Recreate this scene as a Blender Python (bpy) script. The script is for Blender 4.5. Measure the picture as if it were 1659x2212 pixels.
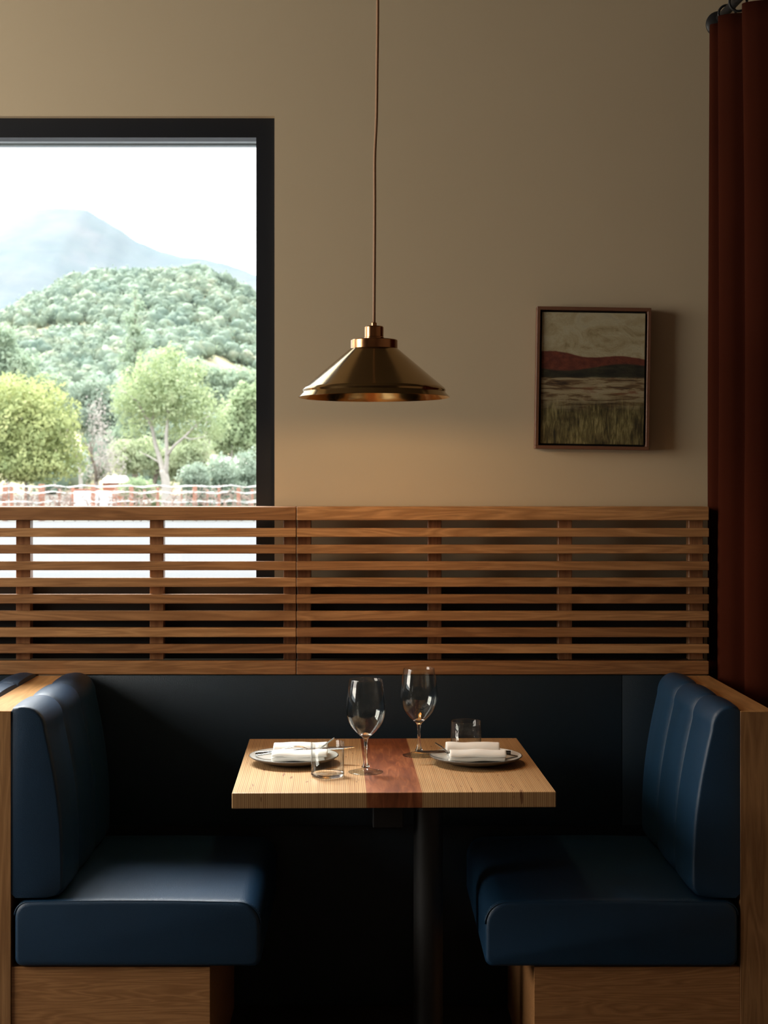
import bpy, bmesh, math, random
from mathutils import Vector, Matrix, noise

for o in list(bpy.data.objects):
    bpy.data.objects.remove(o)
scene = bpy.context.scene
COL = scene.collection
PI = math.pi
rnd = random.Random(7)

# ------------------------------------------------------------------ camera
F, VX, VY, HC = 3270.0, 788.0, 1050.0, 1.43      # focal (px), vanishing point, eye height
cd = bpy.data.cameras.new('camera')
cam = bpy.data.objects.new('camera', cd)
COL.objects.link(cam)
cam.location = (0, 0, HC)
cam.rotation_euler = (PI / 2, 0, 0)
cd.sensor_fit = 'AUTO'
cd.sensor_width = 36
cd.lens = F / 2212 * 36
cd.shift_x = (829.5 - VX) / 2212
cd.shift_y = -(1106 - VY) / 2212
cd.dof.use_dof = True; cd.dof.focus_distance = 3.65; cd.dof.aperture_fstop = 9.0
cd.clip_start = 0.05
cd.clip_end = 6000
scene.camera = cam

# ------------------------------------------------------------------ view
scene.view_settings.view_transform = 'Standard'
scene.view_settings.look = 'None'
scene.view_settings.gamma = 1
scene.view_settings.exposure = 0.0
scene.view_settings.use_curve_mapping = False

# ------------------------------------------------------------------ sky
SKY_H, SKY_Z = 2.9, 5.2
w = bpy.data.worlds.new('sky'); scene.world = w
w.use_nodes = True
nt = w.node_tree; nt.nodes.clear()
tc = nt.nodes.new('ShaderNodeTexCoord')
sp = nt.nodes.new('ShaderNodeSeparateXYZ')
mr = nt.nodes.new('ShaderNodeMapRange'); mr.interpolation_type = 'SMOOTHSTEP'
mr.inputs['From Min'].default_value = 0.25; mr.inputs['From Max'].default_value = 0.62
mr.inputs['To Min'].default_value = SKY_H; mr.inputs['To Max'].default_value = SKY_Z
bg = nt.nodes.new('ShaderNodeBackground'); bg.inputs['Color'].default_value = (0.96, 0.985, 1.0, 1)
wo = nt.nodes.new('ShaderNodeOutputWorld')
nt.links.new(tc.outputs['Generated'], sp.inputs[0])
nt.links.new(sp.outputs['Z'], mr.inputs['Value'])
nt.links.new(mr.outputs[0], bg.inputs['Strength'])
nt.links.new(bg.outputs[0], wo.inputs['Surface'])

# ------------------------------------------------------------------ area lights
def area(name, loc, direction, sx, sy, power, color, portal=False, spread=PI):
    l = bpy.data.lights.new(name, 'AREA'); l.shape = 'RECTANGLE'
    l.size = sx; l.size_y = sy; l.energy = power; l.color = color; l.spread = spread
    o = bpy.data.objects.new(name, l); COL.objects.link(o)
    o.location = loc
    o.rotation_euler = Vector(direction).to_track_quat('-Z', 'Y').to_euler()
    if portal: l.cycles.is_portal = True
    return o
D_WALL = 4.30
area('window_portal', (-1.75, D_WALL + 0.22, 1.75), (0, -1, 0), 2.9, 1.6, 1, (1, 1, 1), portal=True)
area('side_window_daylight', (-3.55, 2.9, 2.0), (1, 0.04, -0.04), 1.7, 1.6, 112, (1.0, 0.90, 0.76))
# bright patch of thin cloud with the sun behind it, up and to the left beyond the window
sl = bpy.data.lights.new('veiled_sun', 'SUN'); sl.energy = 15.5; sl.angle = math.radians(28); sl.color = (1.0, 0.98, 0.95)
so = bpy.data.objects.new('veiled_sun', sl); COL.objects.link(so)
az, el = math.radians(30), math.radians(52)
so.rotation_euler = Vector((math.sin(az) * math.cos(el), -math.cos(az) * math.cos(el), -math.sin(el))).to_track_quat('-Z', 'Y').to_euler()

# ------------------------------------------------------------------ helpers
def P(px, py, d):
    return Vector(((px - VX) / F * d, d, HC - (py - VY) / F * d))

def link_mesh(name, bm, m=None, parent=None, smooth=False, recalc=True, angle=None):
    if recalc: bmesh.ops.recalc_face_normals(bm, faces=bm.faces)
    me = bpy.data.meshes.new(name); bm.to_mesh(me); bm.free()
    o = bpy.data.objects.new(name, me); COL.objects.link(o)
    if m: me.materials.append(m)
    if parent: o.parent = parent
    if smooth:
        for p in me.polygons: p.use_smooth = True
    if angle is not None:
        for p in me.polygons: p.use_smooth = True
        me.set_sharp_from_angle(angle=angle)
    return o

def tag(o, label=None, cat=None, group=None, kind=None):
    if label: o['label'] = label
    if cat: o['category'] = cat
    if group: o['group'] = group
    if kind: o['kind'] = kind
    return o

def thing(name, label, cat, loc=(0, 0, 0), group=None):
    o = bpy.data.objects.new(name, None); COL.objects.link(o)
    o.empty_display_size = 0.05
    o.location = loc
    return tag(o, label, cat, group)

def add_box(bm, x0, x1, y0, y1, z0, z1, bev=0.0, seg=2):
    r = bmesh.ops.create_cube(bm, size=1)
    vs = r['verts']
    bmesh.ops.scale(bm, vec=(abs(x1 - x0), abs(y1 - y0), abs(z1 - z0)), verts=vs)
    bmesh.ops.translate(bm, vec=((x0 + x1) / 2, (y0 + y1) / 2, (z0 + z1) / 2), verts=vs)
    if bev > 0:
        es = list({e for v in vs for e in v.link_edges})
        bmesh.ops.bevel(bm, geom=es, offset=bev, segments=seg, profile=0.5, affect='EDGES')
    return bm

def box(name, x0, x1, y0, y1, z0, z1, m, parent=None, bev=0.0, origin=None):
    ox = Vector(origin) if origin else Vector((0, 0, 0))
    bm = bmesh.new(); add_box(bm, x0 - ox.x, x1 - ox.x, y0 - ox.y, y1 - ox.y, z0 - ox.z, z1 - ox.z, bev)
    return link_mesh(name, bm, m, parent)

def add_lathe(bm, prof, seg=64, cx=0, cy=0, cz=0, cap=False):
    rings = []
    for r, z in prof:
        if r < 1e-5:
            rings.append([bm.verts.new((cx, cy, cz + z))])
        else:
            rings.append([bm.verts.new((cx + r * math.cos(2 * PI * i / seg), cy + r * math.sin(2 * PI * i / seg), cz + z)) for i in range(seg)])
    for a, b in zip(rings, rings[1:]):
        if len(a) == 1 and len(b) == 1: continue
        for i in range(seg):
            j = (i + 1) % seg
            if len(a) == 1: bm.faces.new((a[0], b[i], b[j]))
            elif len(b) == 1: bm.faces.new((a[i], a[j], b[0]))
            else: bm.faces.new((a[i], a[j], b[j], b[i]))
    return bm

def smooth_path(pts, n):
    """Catmull-Rom through pts"""
    pts = [Vector(p) for p in pts]
    P_ = [pts[0] * 2 - pts[1]] + pts + [pts[-1] * 2 - pts[-2]]
    out = []
    for i in range(1, len(P_) - 2):
        p0, p1, p2, p3 = P_[i - 1], P_[i], P_[i + 1], P_[i + 2]
        for k in range(n):
            t = k / n
            out.append(0.5 * ((2 * p1) + (p2 - p0) * t + (2 * p0 - 5 * p1 + 4 * p2 - p3) * t * t + (-p0 + 3 * p1 - 3 * p2 + p3) * t ** 3))
    out.append(pts[-1])
    return out

def add_tube(bm, pts, rad, seg=8, caps=True):
    pts = [Vector(p) for p in pts]
    if not hasattr(rad, '__len__'): rad = [rad] * len(pts)
    rings = []
    up = Vector((0.13, 0.21, 1)).normalized()
    for i, p in enumerate(pts):
        t = (pts[min(i + 1, len(pts) - 1)] - pts[max(i - 1, 0)]).normalized()
        a = t.cross(up)
        if a.length < 0.05: a = t.cross(Vector((1, 0, 0)))
        a.normalize(); b = t.cross(a)
        rings.append([bm.verts.new(p + rad[i] * (a * math.cos(2 * PI * k / seg) + b * math.sin(2 * PI * k / seg))) for k in range(seg)])
    for r0, r1 in zip(rings, rings[1:]):
        for k in range(seg):
            bm.faces.new((r0[k], r0[(k + 1) % seg], r1[(k + 1) % seg], r1[k]))
    if caps:
        bm.faces.new(rings[0]); bm.faces.new(rings[-1][::-1])
    return bm

def add_strap(bm, pts, widths, thick, wdir=(0, 1, 0)):
    """flat bar swept along pts, widths across wdir"""
    pts = [Vector(p) for p in pts]
    wd = Vector(wdir).normalized()
    n = len(pts)
    if not hasattr(thick, '__len__'): thick = [thick] * n
    rings = []
    for i, p in enumerate(pts):
        t = (pts[min(i + 1, n - 1)] - pts[max(i - 1, 0)]).normalized()
        nn = t.cross(wd).normalized()
        ww = nn.cross(t).normalized()
        W = widths[i] / 2; T = thick[i] / 2
        ring = []
        for k in range(12):
            a = 2 * PI * k / 12
            c, s = math.cos(a), math.sin(a)
            ring.append(bm.verts.new(p + ww * W * math.copysign(abs(c) ** 0.6, c) + nn * T * math.copysign(abs(s) ** 0.8, s)))
        rings.append(ring)
    for r0, r1 in zip(rings, rings[1:]):
        for k in range(12):
            bm.faces.new((r0[k], r0[(k + 1) % 12], r1[(k + 1) % 12], r1[k]))
    bm.faces.new(rings[0]); bm.faces.new(rings[-1][::-1])
    return bm

# ------------------------------------------------------------------ materials
def new_mat(name):
    m = bpy.data.materials.new(name); m.use_nodes = True
    n = m.node_tree.nodes; b = n['Principled BSDF']
    return m, m.node_tree, b

def N(nt, typ, **kw):
    n = nt.nodes.new(typ)
    for k, v in kw.items():
        if k in n.inputs: n.inputs[k].default_value = v
        else: setattr(n, k, v)
    return n

def coords(nt, scale=(1, 1, 1), kind='Object', loc=(0, 0, 0), rot=(0, 0, 0)):
    t = nt.nodes.new('ShaderNodeTexCoord')
    mp = nt.nodes.new('ShaderNodeMapping')
    mp.inputs['Scale'].default_value = scale
    mp.inputs['Location'].default_value = loc
    mp.inputs['Rotation'].default_value = rot
    nt.links.new(t.outputs[kind], mp.inputs['Vector'])
    return mp.outputs['Vector']

def ramp(nt, fac, stops):
    r = nt.nodes.new('ShaderNodeValToRGB')
    el = r.color_ramp.elements
    el[0].position = stops[0][0]; el[0].color = (*stops[0][1], 1)
    el[1].position = stops[-1][0]; el[1].color = (*stops[-1][1], 1)
    for p, c in stops[1:-1]:
        e = el.new(p); e.color = (*c, 1)
    nt.links.new(fac, r.inputs['Fac'])
    return r.outputs['Color']

def mix(nt, fac, a, b, blend='MIX'):
    n = nt.nodes.new('ShaderNodeMix'); n.data_type = 'RGBA'; n.blend_type = blend
    for sock, v in ((n.inputs[0], fac), (n.inputs[6], a), (n.inputs[7], b)):
        if hasattr(v, 'links'): nt.links.new(v, sock)
        elif isinstance(v, (int, float)): sock.default_value = v
        else: sock.default_value = (*v, 1)
    return n.outputs[2]

def math_(nt, op, a, b=0.0, c=None):
    n = nt.nodes.new('ShaderNodeMath'); n.operation = op
    for i, v in enumerate((a, b) if c is None else (a, b, c)):
        if hasattr(v, 'links'): nt.links.new(v, n.inputs[i])
        else: n.inputs[i].default_value = v
    return n.outputs[0]

def noise_(nt, vec, scale=5, detail=4, rough=0.5, dist=0.0):
    n = nt.nodes.new('ShaderNodeTexNoise')
    n.inputs['Scale'].default_value = scale; n.inputs['Detail'].default_value = detail
    n.inputs['Roughness'].default_value = rough; n.inputs['Distortion'].default_value = dist
    nt.links.new(vec, n.inputs['Vector'])
    return n.outputs['Fac']

def bump(nt, b, h, strength=0.2, dist=0.002):
    n = nt.nodes.new('ShaderNodeBump')
    n.inputs['Strength'].default_value = strength; n.inputs['Distance'].default_value = dist
    nt.links.new(h, n.inputs['Height']); nt.links.new(n.outputs[0], b.inputs['Normal'])

def plain(name, color, rough=0.5, metal=0.0, bumps=None, var=0.12, spec=0.5):
    m, nt, b = new_mat(name)
    v = coords(nt)
    f = noise_(nt, v, 6, 3)
    c = mix(nt, f, tuple(x * (1 - var) for x in color), tuple(min(1, x * (1 + var)) for x in color))
    nt.links.new(c, b.inputs['Base Color'])
    b.inputs['Roughness'].default_value = rough; b.inputs['Metallic'].default_value = metal
    b.inputs['Specular IOR Level'].default_value = spec
    if bumps: bump(nt, b, noise_(nt, v, bumps[0], 3), bumps[1], bumps[2])
    return m

def oak(name, axis, light, dark, rough=0.42, seedvar=0.35, cath=1.0):
    """oak with grain running along axis ('X','Y','Z')"""
    m, nt, b = new_mat(name)
    oi = nt.nodes.new('ShaderNodeObjectInfo')
    off = nt.nodes.new('ShaderNodeVectorMath'); off.operation = 'SCALE'
    off.inputs[0].default_value = (13.1, 7.7, 5.3)
    nt.links.new(oi.outputs['Random'], off.inputs['Scale'])
    t = nt.nodes.new('ShaderNodeTexCoord')
    ad = nt.nodes.new('ShaderNodeVectorMath'); ad.operation = 'ADD'
    nt.links.new(t.outputs['Object'], ad.inputs[0]); nt.links.new(off.outputs[0], ad.inputs[1])
    def mapped(sc):
        mp = nt.nodes.new('ShaderNodeMapping'); mp.inputs['Scale'].default_value = sc
        nt.links.new(ad.outputs[0], mp.inputs['Vector']); return mp.outputs[0]
    lo, hi = 1.0, 14.0
    s1 = {'X': (lo, hi, hi), 'Y': (hi, lo, hi), 'Z': (hi, hi, lo)}[axis]
    s2 = {'X': (10, 420, 420), 'Y': (420, 10, 420), 'Z': (420, 420, 10)}[axis]
    big = noise_(nt, mapped(s1), 1.6, 3, 0.5, 0.6)
    wav = math_(nt, 'FRACT', math_(nt, 'MULTIPLY', big, 9.0 * cath))
    tri = math_(nt, 'ABSOLUTE', math_(nt, 'SUBTRACT', math_(nt, 'MULTIPLY', wav, 2), 1))
    fine = noise_(nt, mapped(s2), 1.0, 3, 0.6)
    fine2 = math_(nt, 'GREATER_THAN', fine, 0.60)
    g = math_(nt, 'ADD', math_(nt, 'MULTIPLY', tri, 0.55), math_(nt, 'MULTIPLY', fine, 0.5))
    c = ramp(nt, g, [(0.15, dark), (0.55, tuple((a + b_) / 2 for a, b_ in zip(light, dark))), (0.85, light)])
    c = mix(nt, math_(nt, 'MULTIPLY', fine2, 0.35), c, tuple(x * 0.55 for x in dark))
    tone = ramp(nt, oi.outputs['Random'], [(0.0, (1 - seedvar, 1 - seedvar * 1.25, 1 - seedvar * 1.4)), (1.0, (1.0 + seedvar * 0.3,) * 3)])
    c = mix(nt, 1.0, c, tone, 'MULTIPLY')
    nt.links.new(c, b.inputs['Base Color'])
    b.inputs['Roughness'].default_value = rough
    bump(nt, b, fine, 0.12, 0.0006)
    return m

OAK_L, OAK_D = (0.45, 0.24, 0.10), (0.25, 0.12, 0.045)
oak_x = oak('oak_slat_grain', 'X', OAK_L, OAK_D)
oak_z = oak('oak_post_grain', 'Z', (0.42, 0.20, 0.085), (0.24, 0.10, 0.04), cath=0.6)
oak_y = oak('oak_lit_cap_grain', 'Y', (0.60, 0.33, 0.13), (0.42, 0.21, 0.075), rough=0.33, seedvar=0.05, cath=0.7)  # lighter oak: brightness of the lit partition top put into the colour
oak_panel_z = oak('oak_end_panel_grain', 'Z', OAK_L, OAK_D, seedvar=0.1, cath=0.7)
oak_plinth = oak('oak_plinth_grain', 'X', (0.50, 0.25, 0.10), (0.31, 0.14, 0.05), seedvar=0.1, cath=1.6)

def leather(name, base):
    m, nt, b = new_mat(name)
    v = coords(nt)
    n1 = noise_(nt, v, 420, 2, 0.6)
    n2 = noise_(nt, v, 900, 2, 0.5)
    c = mix(nt, noise_(nt, v, 9, 3), tuple(x * 0.85 for x in base), tuple(x * 1.15 for x in base))
    nt.links.new(c, b.inputs['Base Color'])
    b.inputs['Roughness'].default_value = 0.44
    b.inputs['Specular IOR Level'].default_value = 0.5
    bump(nt, b, math_(nt, 'ADD', n1, n2), 0.45, 0.0011)
    return m
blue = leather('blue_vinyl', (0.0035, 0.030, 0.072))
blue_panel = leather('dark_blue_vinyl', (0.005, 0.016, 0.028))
black = plain('black_paint', (0.012, 0.012, 0.013), 0.5, spec=0.4)
frame_black = plain('black_window_frame', (0.008, 0.010, 0.014), 0.42)
alu = plain('grey_glazing_bead', (0.42, 0.47, 0.50), 0.4, 0.3)

def wall_mat():
    m, nt, b = new_mat('taupe_plaster')
    v = coords(nt)
    f = noise_(nt, v, 1.3, 4, 0.6)
    c = mix(nt, f, (0.495, 0.398, 0.264), (0.535, 0.438, 0.299))
    nt.links.new(c, b.inputs['Base Color'])
    b.inputs['Roughness'].default_value = 0.75
    bump(nt, b, noise_(nt, v, 60, 4, 0.6), 0.06, 0.002)
    return m
plaster = wall_mat()
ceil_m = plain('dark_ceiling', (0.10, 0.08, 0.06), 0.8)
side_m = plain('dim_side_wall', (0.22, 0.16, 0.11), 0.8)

# ------------------------------------------------------------------ room shell
def structure(o): o['kind'] = 'structure'; return o
WX0, WX1 = -3.2, P(593, 0, D_WALL).x                # window opening in the back wall
WZ0, WZ1 = 0.98, P(0, 250.5, D_WALL).z
ZC = 3.15
bm = bmesh.new()
T = 0.13
for (x0, x1, z0, z1) in ((-3.6, WX0, 0, ZC), (WX1, 1.75, 0, ZC), (WX0, WX1, 0, WZ0), (WX0, WX1, WZ1, ZC)):
    add_box(bm, x0, x1, D_WALL, D_WALL + T, z0, z1)
bmesh.ops.remove_doubles(bm, verts=bm.verts, dist=1e-4)
structure(link_mesh('wall_back', bm, plaster))
def floor_mat():
    m, nt, b = new_mat('dark_floor')
    v = coords(nt, (1, 1, 1))
    n = noise_(nt, v, 3, 5, 0.6)
    nt.links.new(ramp(nt, n, [(0.3, (0.030, 0.022, 0.017)), (0.7, (0.055, 0.042, 0.033))]), b.inputs['Base Color'])
    b.inputs['Roughness'].default_value = 0.55
    return m
structure(box('floor', -3.6, 1.75, -1.5, D_WALL, -0.1, 0, floor_mat()))
structure(box('ceiling', -3.6, 1.75, -1.5, D_WALL + T, ZC, ZC + 0.1, ceil_m))
structure(box('wall_right', 1.75, 1.9, -1.5, D_WALL + T, 0, ZC, side_m))
structure(box('wall_front', -3.6, 1.75, -1.65, -1.5, 0, ZC, side_m))
bm = bmesh.new()
SW = (1.85, 3.95, 1.0, 2.95)
for (y0, y1, z0, z1) in ((-1.5, SW[0], 0, ZC), (SW[1], D_WALL + T, 0, ZC), (SW[0], SW[1], 0, SW[2]), (SW[0], SW[1], SW[3], ZC)):
    add_box(bm, -3.75, -3.6, y0, y1, z0, z1)
structure(link_mesh('wall_left', bm, side_m))

# back window
def glass_pane_mat():
    m, nt, b = new_mat('clear_pane')
    nt.nodes.remove(b)
    out = nt.nodes['Material Output']
    tr = N(nt, 'ShaderNodeBsdfTransparent'); tr.inputs[0].default_value = (0.97, 0.985, 0.98, 1)
    gl = N(nt, 'ShaderNodeBsdfGlossy'); gl.inputs['Roughness'].default_value = 0.01
    lw = N(nt, 'ShaderNodeLayerWeight'); lw.inputs['Blend'].default_value = 0.5
    pw_ = math_(nt, 'MULTIPLY_ADD', math_(nt, 'POWER', lw.outputs['Facing'], 4.0), 0.9, 0.035)
    ms = N(nt, 'ShaderNodeMixShader')
    nt.links.new(pw_, ms.inputs[0]); nt.links.new(tr.outputs[0], ms.inputs[1]); nt.links.new(gl.outputs[0], ms.inputs[2])
    nt.links.new(ms.outputs[0], out.inputs['Surface'])
    return m
pane_m = glass_pane_mat()
win = bpy.data.objects.new('window_1', None); COL.objects.link(win); win['kind'] = 'structure'
FD = D_WALL + 0.027
fx1 = WX1; ix1 = P(553.5, 0, FD).x; iz1 = P(0, 297, FD).z; fz1 = WZ1
bm = bmesh.new()
fd2 = FD + 0.05
add_box(bm, WX0, fx1, FD, fd2, iz1, fz1)
add_box(bm, ix1, fx1, FD, fd2, WZ0, iz1)
add_box(bm, WX0, WX0 + 0.05, FD, fd2, WZ0, iz1)
add_box(bm, WX0 + 0.05, ix1, FD, fd2, WZ0, WZ0 + 0.05)
link_mesh('window_frame', bm, frame_black, win)
# stepped glazing head seen from below
bm = bmesh.new()
for k, (ya, yb, dz) in enumerate(((0.05, 0.075, 0.0), (0.095, 0.120, 0.0))):
    add_box(bm, WX0, ix1 + 0.03, FD + ya, FD + yb, iz1 + dz - 0.002 * k, iz1 + 0.03)
link_mesh('glazing_bead', bm, alu, win)
bm = bmesh.new(); add_box(bm, WX0, ix1 + 0.03, FD + 0.075, FD + 0.095, iz1 + 0.004, iz1 + 0.03)
link_mesh('gasket', bm, frame_black, win)
bm = bmesh.new(); add_box(bm, WX0 + 0.03, ix1 + 0.02, FD + 0.080, FD + 0.088, WZ0 + 0.03, iz1 + 0.01)
link_mesh('window_pane', bm, pane_m, win)
structure(box('trim_1', WX0, WX1, D_WALL - 0.02, D_WALL + 0.027, WZ0 - 0.03, WZ0, frame_black))

# side window in the left wall (the daylight that rakes along the back wall)
win2 = bpy.data.objects.new('window_2', None); COL.objects.link(win2); win2['kind'] = 'structure'
bm = bmesh.new()
y0, y1, z0, z1 = SW
add_box(bm, -3.70, -3.64, y0, y1, z1 - 0.06, z1); add_box(bm, -3.70, -3.64, y0, y1, z0, z0 + 0.06)
add_box(bm, -3.70, -3.64, y0, y0 + 0.06, z0 + 0.06, z1 - 0.06); add_box(bm, -3.70, -3.64, y1 - 0.06, y1, z0 + 0.06, z1 - 0.06)
link_mesh('window_frame', bm, frame_black, win2)
bm = bmesh.new(); add_box(bm, -3.675, -3.667, y0 + 0.05, y1 - 0.05, z0 + 0.05, z1 - 0.05)
link_mesh('window_pane', bm, pane_m, win2)

# ------------------------------------------------------------------ slatted screens
DS = 4.155
def zs(y): return HC - (y - VY) / F * DS
def xs(x): return (x - VX) / F * DS
TOPY, BOTY = 1094.5, 1457.5
slat_rows = [(1141, 1160), (1177, 1196), (1213, 1232), (1248.5, 1268), (1284.5, 1304), (1320.5, 1341), (1356.5, 1376.5), (1392.5, 1411.5)]
def screen(x0, x1, posts, label, seed):
    t = thing('slatted_screen', label, 'screen', ((xs(x0) + xs(x1)) / 2, DS, zs(BOTY)), 'oak screens behind the booths')
    ox = t.location
    r = random.Random(seed)
    def part(name, a, b, ya, yb, z0, z1, m, bev=0.0012):
        cx = ((a + b) / 2, (ya + yb) / 2, (z0 + z1) / 2)
        bm = bmesh.new(); add_box(bm, a - cx[0], b - cx[0], ya - cx[1], yb - cx[1], z0 - cx[2], z1 - cx[2], bev, 1)
        o = link_mesh(name, bm, m, t); o.location = (cx[0] - ox[0], cx[1] - ox[1], cx[2] - ox[2]); return o
    part('top_rail', xs(x0), xs(x1), DS, D_WALL - 0.022, zs(1124), zs(TOPY), oak_x, 0.002)  # depth added back to the wall to shade the gap behind the slats
    part('bottom_rail', xs(x0), xs(x1), DS, DS + 0.03, zs(BOTY), zs(1428.5), oak_x, 0.002)
    for a, b in slat_rows:
        part('slat', xs(x0), xs(x1), DS + r.uniform(0, 0.0012), DS + 0.030, zs(b), zs(a), oak_x)
    for a, b in posts:
        part('post', xs(a) , xs(b), DS + 0.0305, DS + 0.066, zs(1428), zs(1124.5), oak_z)
    part('back_board', xs(x0), xs(x1), DS + 0.0665, DS + 0.072, zs(1428), zs(1258), black, 0)
    return t
screen(-252, 639.2, [(-252, -222), (29, 60), (320, 350), (611, 638.5)], 'oak slatted screen in front of the window, left of the joint', 1)
screen(640.6, 1532, [(641.5, 671), (925, 955), (1209, 1239), (1493, 1524)], 'oak slatted screen against the plaster wall below the painting', 2)

# ------------------------------------------------------------------ booth
DF = 3.497
XL, XLO, XR, XRO = -0.818, -0.899, 0.868, 0.945
ZCAP = 0.910

def lerp_prof(pr, z):
    for (z0, a), (z1, b) in zip(pr, pr[1:]):
        if z0 <= z <= z1: return a + (b - a) * (z - z0) / (z1 - z0)
    return pr[-1][1]

def channel_mesh(y0, y1, side, prof_top, prof_bot, ztop, zbot, front_sharp, rear_sharp):
    """one vertical upholstery channel; contour in (offset, z), lofted in depth"""
    cont = []
    K = 26
    # outward face from bottom to top, bowed, with a generous round at the top
    H = ztop - zbot
    R = 0.055
    for i in range(K):
        u = i / (K - 1)
        z = zbot + 0.02 + (H - R - 0.02) * u
        off = prof_bot + (prof_top - prof_bot) * (u ** 1.3) + 0.010 * math.sin(PI * u)
        cont.append((off, z))
    o_top = cont[-1][0]
    for i in range(1, 11):
        a = PI / 2 * i / 10
        cont.append((o_top * (0.30 + 0.70 * math.cos(a) ** 0.9) if math.cos(a) > 1e-6 else o_top * 0.30, ztop - R + R * math.sin(a)))
    cont.append((0.004, ztop - 0.004))
    cont.append((0.0, ztop - 0.012))
    cont.append((0.0, zbot + 0.01))
    cont.append((0.012, zbot))
    cont.append((prof_bot - 0.035, zbot - 0.0))
    cont.append((prof_bot - 0.010, zbot + 0.006))
    n = len(cont)
    stations = []
    L = y1 - y0
    def inset(t, sharp):
        rr = 0.009 if sharp else 0.030
        if t >= rr: return 0
        return (0.007 if sharp else 0.008) * (1 - math.sqrt(max(0, 1 - (1 - t / rr) ** 2)))
    ts = sorted(set([0, 0.0006, 0.0015, 0.003, 0.006, 0.01, 0.015, 0.02, 0.026] + [L * i / 10 for i in range(2, 9)] + [L - v for v in (0, 0.0015, 0.003, 0.006, 0.01, 0.015, 0.02, 0.026)]))
    bm = bmesh.new(); rings = []
    for t in ts:
        ins = inset(t, front_sharp) + inset(L - t, rear_sharp)
        bulge = 0.007 * math.sin(PI * t / L) ** 0.7 if 0 < t < L else 0
        ring = []
        for (off, z) in cont:
            k = min(1.0, max(0.0, (off - 0.004) / 0.03))
            zz = z + (bulge * 0.6 - ins * 0.7 if z > ztop - R and off > 0.003 else 0)
            oo = max(0.0, off + (bulge - ins) * k)
            # small wrinkles of the vinyl
            wv = 0.0015 * noise.noise(Vector((t * 18, z * 5, 3.1 + y0))) * k
            ring.append(bm.verts.new((side * (oo + wv), y0 + t, zz)))
        rings.append(ring)
    for a, b in zip(rings, rings[1:]):
        for i in range(n):
            bm.faces.new((a[i], a[(i + 1) % n], b[(i + 1) % n], b[i]))
    bm.faces.new(rings[0]); bm.faces.new(rings[-1][::-1])
    return bm

def seat_contour(x0, x1, z0, z1, r=0.05, rb=0.018):
    """closed contour in x,z with crown on top"""
    pts = []
    def arc(cx, cz, rad, a0, a1, k=8):
        for i in range(k + 1):
            a = a0 + (a1 - a0) * i / k
            pts.append((cx + rad * math.cos(a), cz + rad * math.sin(a)))
    arc(x1 - rb, z0 + rb, rb, -PI / 2, 0, 5)
    arc(x1 - r, z1 - r * 0.72, r, 0, PI / 2)
    k = 14
    for i in range(1, k):
        u = i / k
        pts.append((x1 - r + (x0 + 0.03 - x1 + r) * u, z1 + r * 0.28 + 0.0035 * math.sin(PI * u)))
    arc(x0 + 0.03, z1 + r * 0.28 - 0.03, 0.03, PI / 2, PI)
    arc(x0 + rb, z0 + rb, rb, PI, 1.5 * PI, 5)
    # keep the crest at z1
    return [(x, z1 - (r * 0.28 + 0.0035) + (z - z1) if z > z1 - 0.06 else z) for x, z in pts]

def seat_mesh(x0, x1, y0, y1, z0, z1, mirror=False):
    r = 0.05
    c = seat_contour(x0, x1, z0, z1) if not mirror else [(-x, z) for x, z in seat_contour(-x1, -x0, z0, z1)]
    cx = (x0 + x1) / 2; cz = (z0 + z1) / 2
    bm = bmesh.new(); rings = []
    L = y1 - y0
    for t in (0, 0.001, 0.003, 0.006, 0.010, 0.016, 0.03, 0.08, 0.2, 0.33, 0.46, 0.58, L - 0.012, L - 0.004, L):
        e = 0.0
        for q in (t, L - t):
            if q < 0.016: e += 0.010 * (1 - math.sqrt(max(0, 1 - (1 - q / 0.016) ** 2)))
        pillow = 0.006 * math.sin(PI * min(1, max(0, t / L))) ** 0.5
        ring = []
        for x, z in c:
            dx = -math.copysign(e, x - cx) if abs(x - cx) > (x1 - x0) / 2 - 0.06 else 0
            dz = -e if z > cz else e
            ring.append(bm.verts.new((x + dx, y0 + t, z + dz + (pillow if z > z1 - 0.03 else 0) + 0.0012 * noise.noise(Vector((x * 9, t * 9, 1))))))
        rings.append(ring)
    n = len(c)
    for a, b in zip(rings, rings[1:]):
        for i in range(n): bm.faces.new((a[i], a[(i + 1) % n], b[(i + 1) % n], b[i]))
    bm.faces.new(rings[0]); bm.faces.new(rings[-1][::-1])
    return bm, c

def welt_and_stitches(c, y, z_lo, parent):
    pts = [Vector((x, y, z)) for x, z in c if z > z_lo]
    # order along contour (already ordered)
    bm = bmesh.new(); add_tube(bm, [p + Vector((0, 0.0055, -0.0020)) for p in pts], 0.0017, 6)
    s1 = link_mesh('welt', bm, blue, parent, smooth=True)
    bm = bmesh.new()
    # stitches 6 mm apart, set back on the top surface
    d = 0
    for a, b in zip(pts, pts[1:]):
        seg = (b - a).length
        while d < seg:
            p = a.lerp(b, d / seg); tdir = (b - a).normalized()
            q = p + Vector((0, 0.0135, 0.0006))
            add_tube(bm, [q, q + tdir * 0.0035], 0.0006, 5)
            d += 0.0062
        d -= seg
    link_mesh('stitching', bm, thread_m, parent, smooth=True)
thread_m = plain('blue_thread', (0.06, 0.12, 0.18), 0.6)

cuts = [DF + 0.002, DF + 0.212, DF + 0.437, DS - 0.002]
def channels(parent, face_x, side, pt, pb, front_sharp=True):
    for i in range(3):
        bm = channel_mesh(cuts[i], cuts[i + 1] , side, pt, pb, ZCAP + 0.010, 0.478, (i == 0) and front_sharp, False)
        o = link_mesh('backrest_channel', bm, blue, parent, angle=math.radians(50))
        o.location = (face_x, 0, 0)

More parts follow.
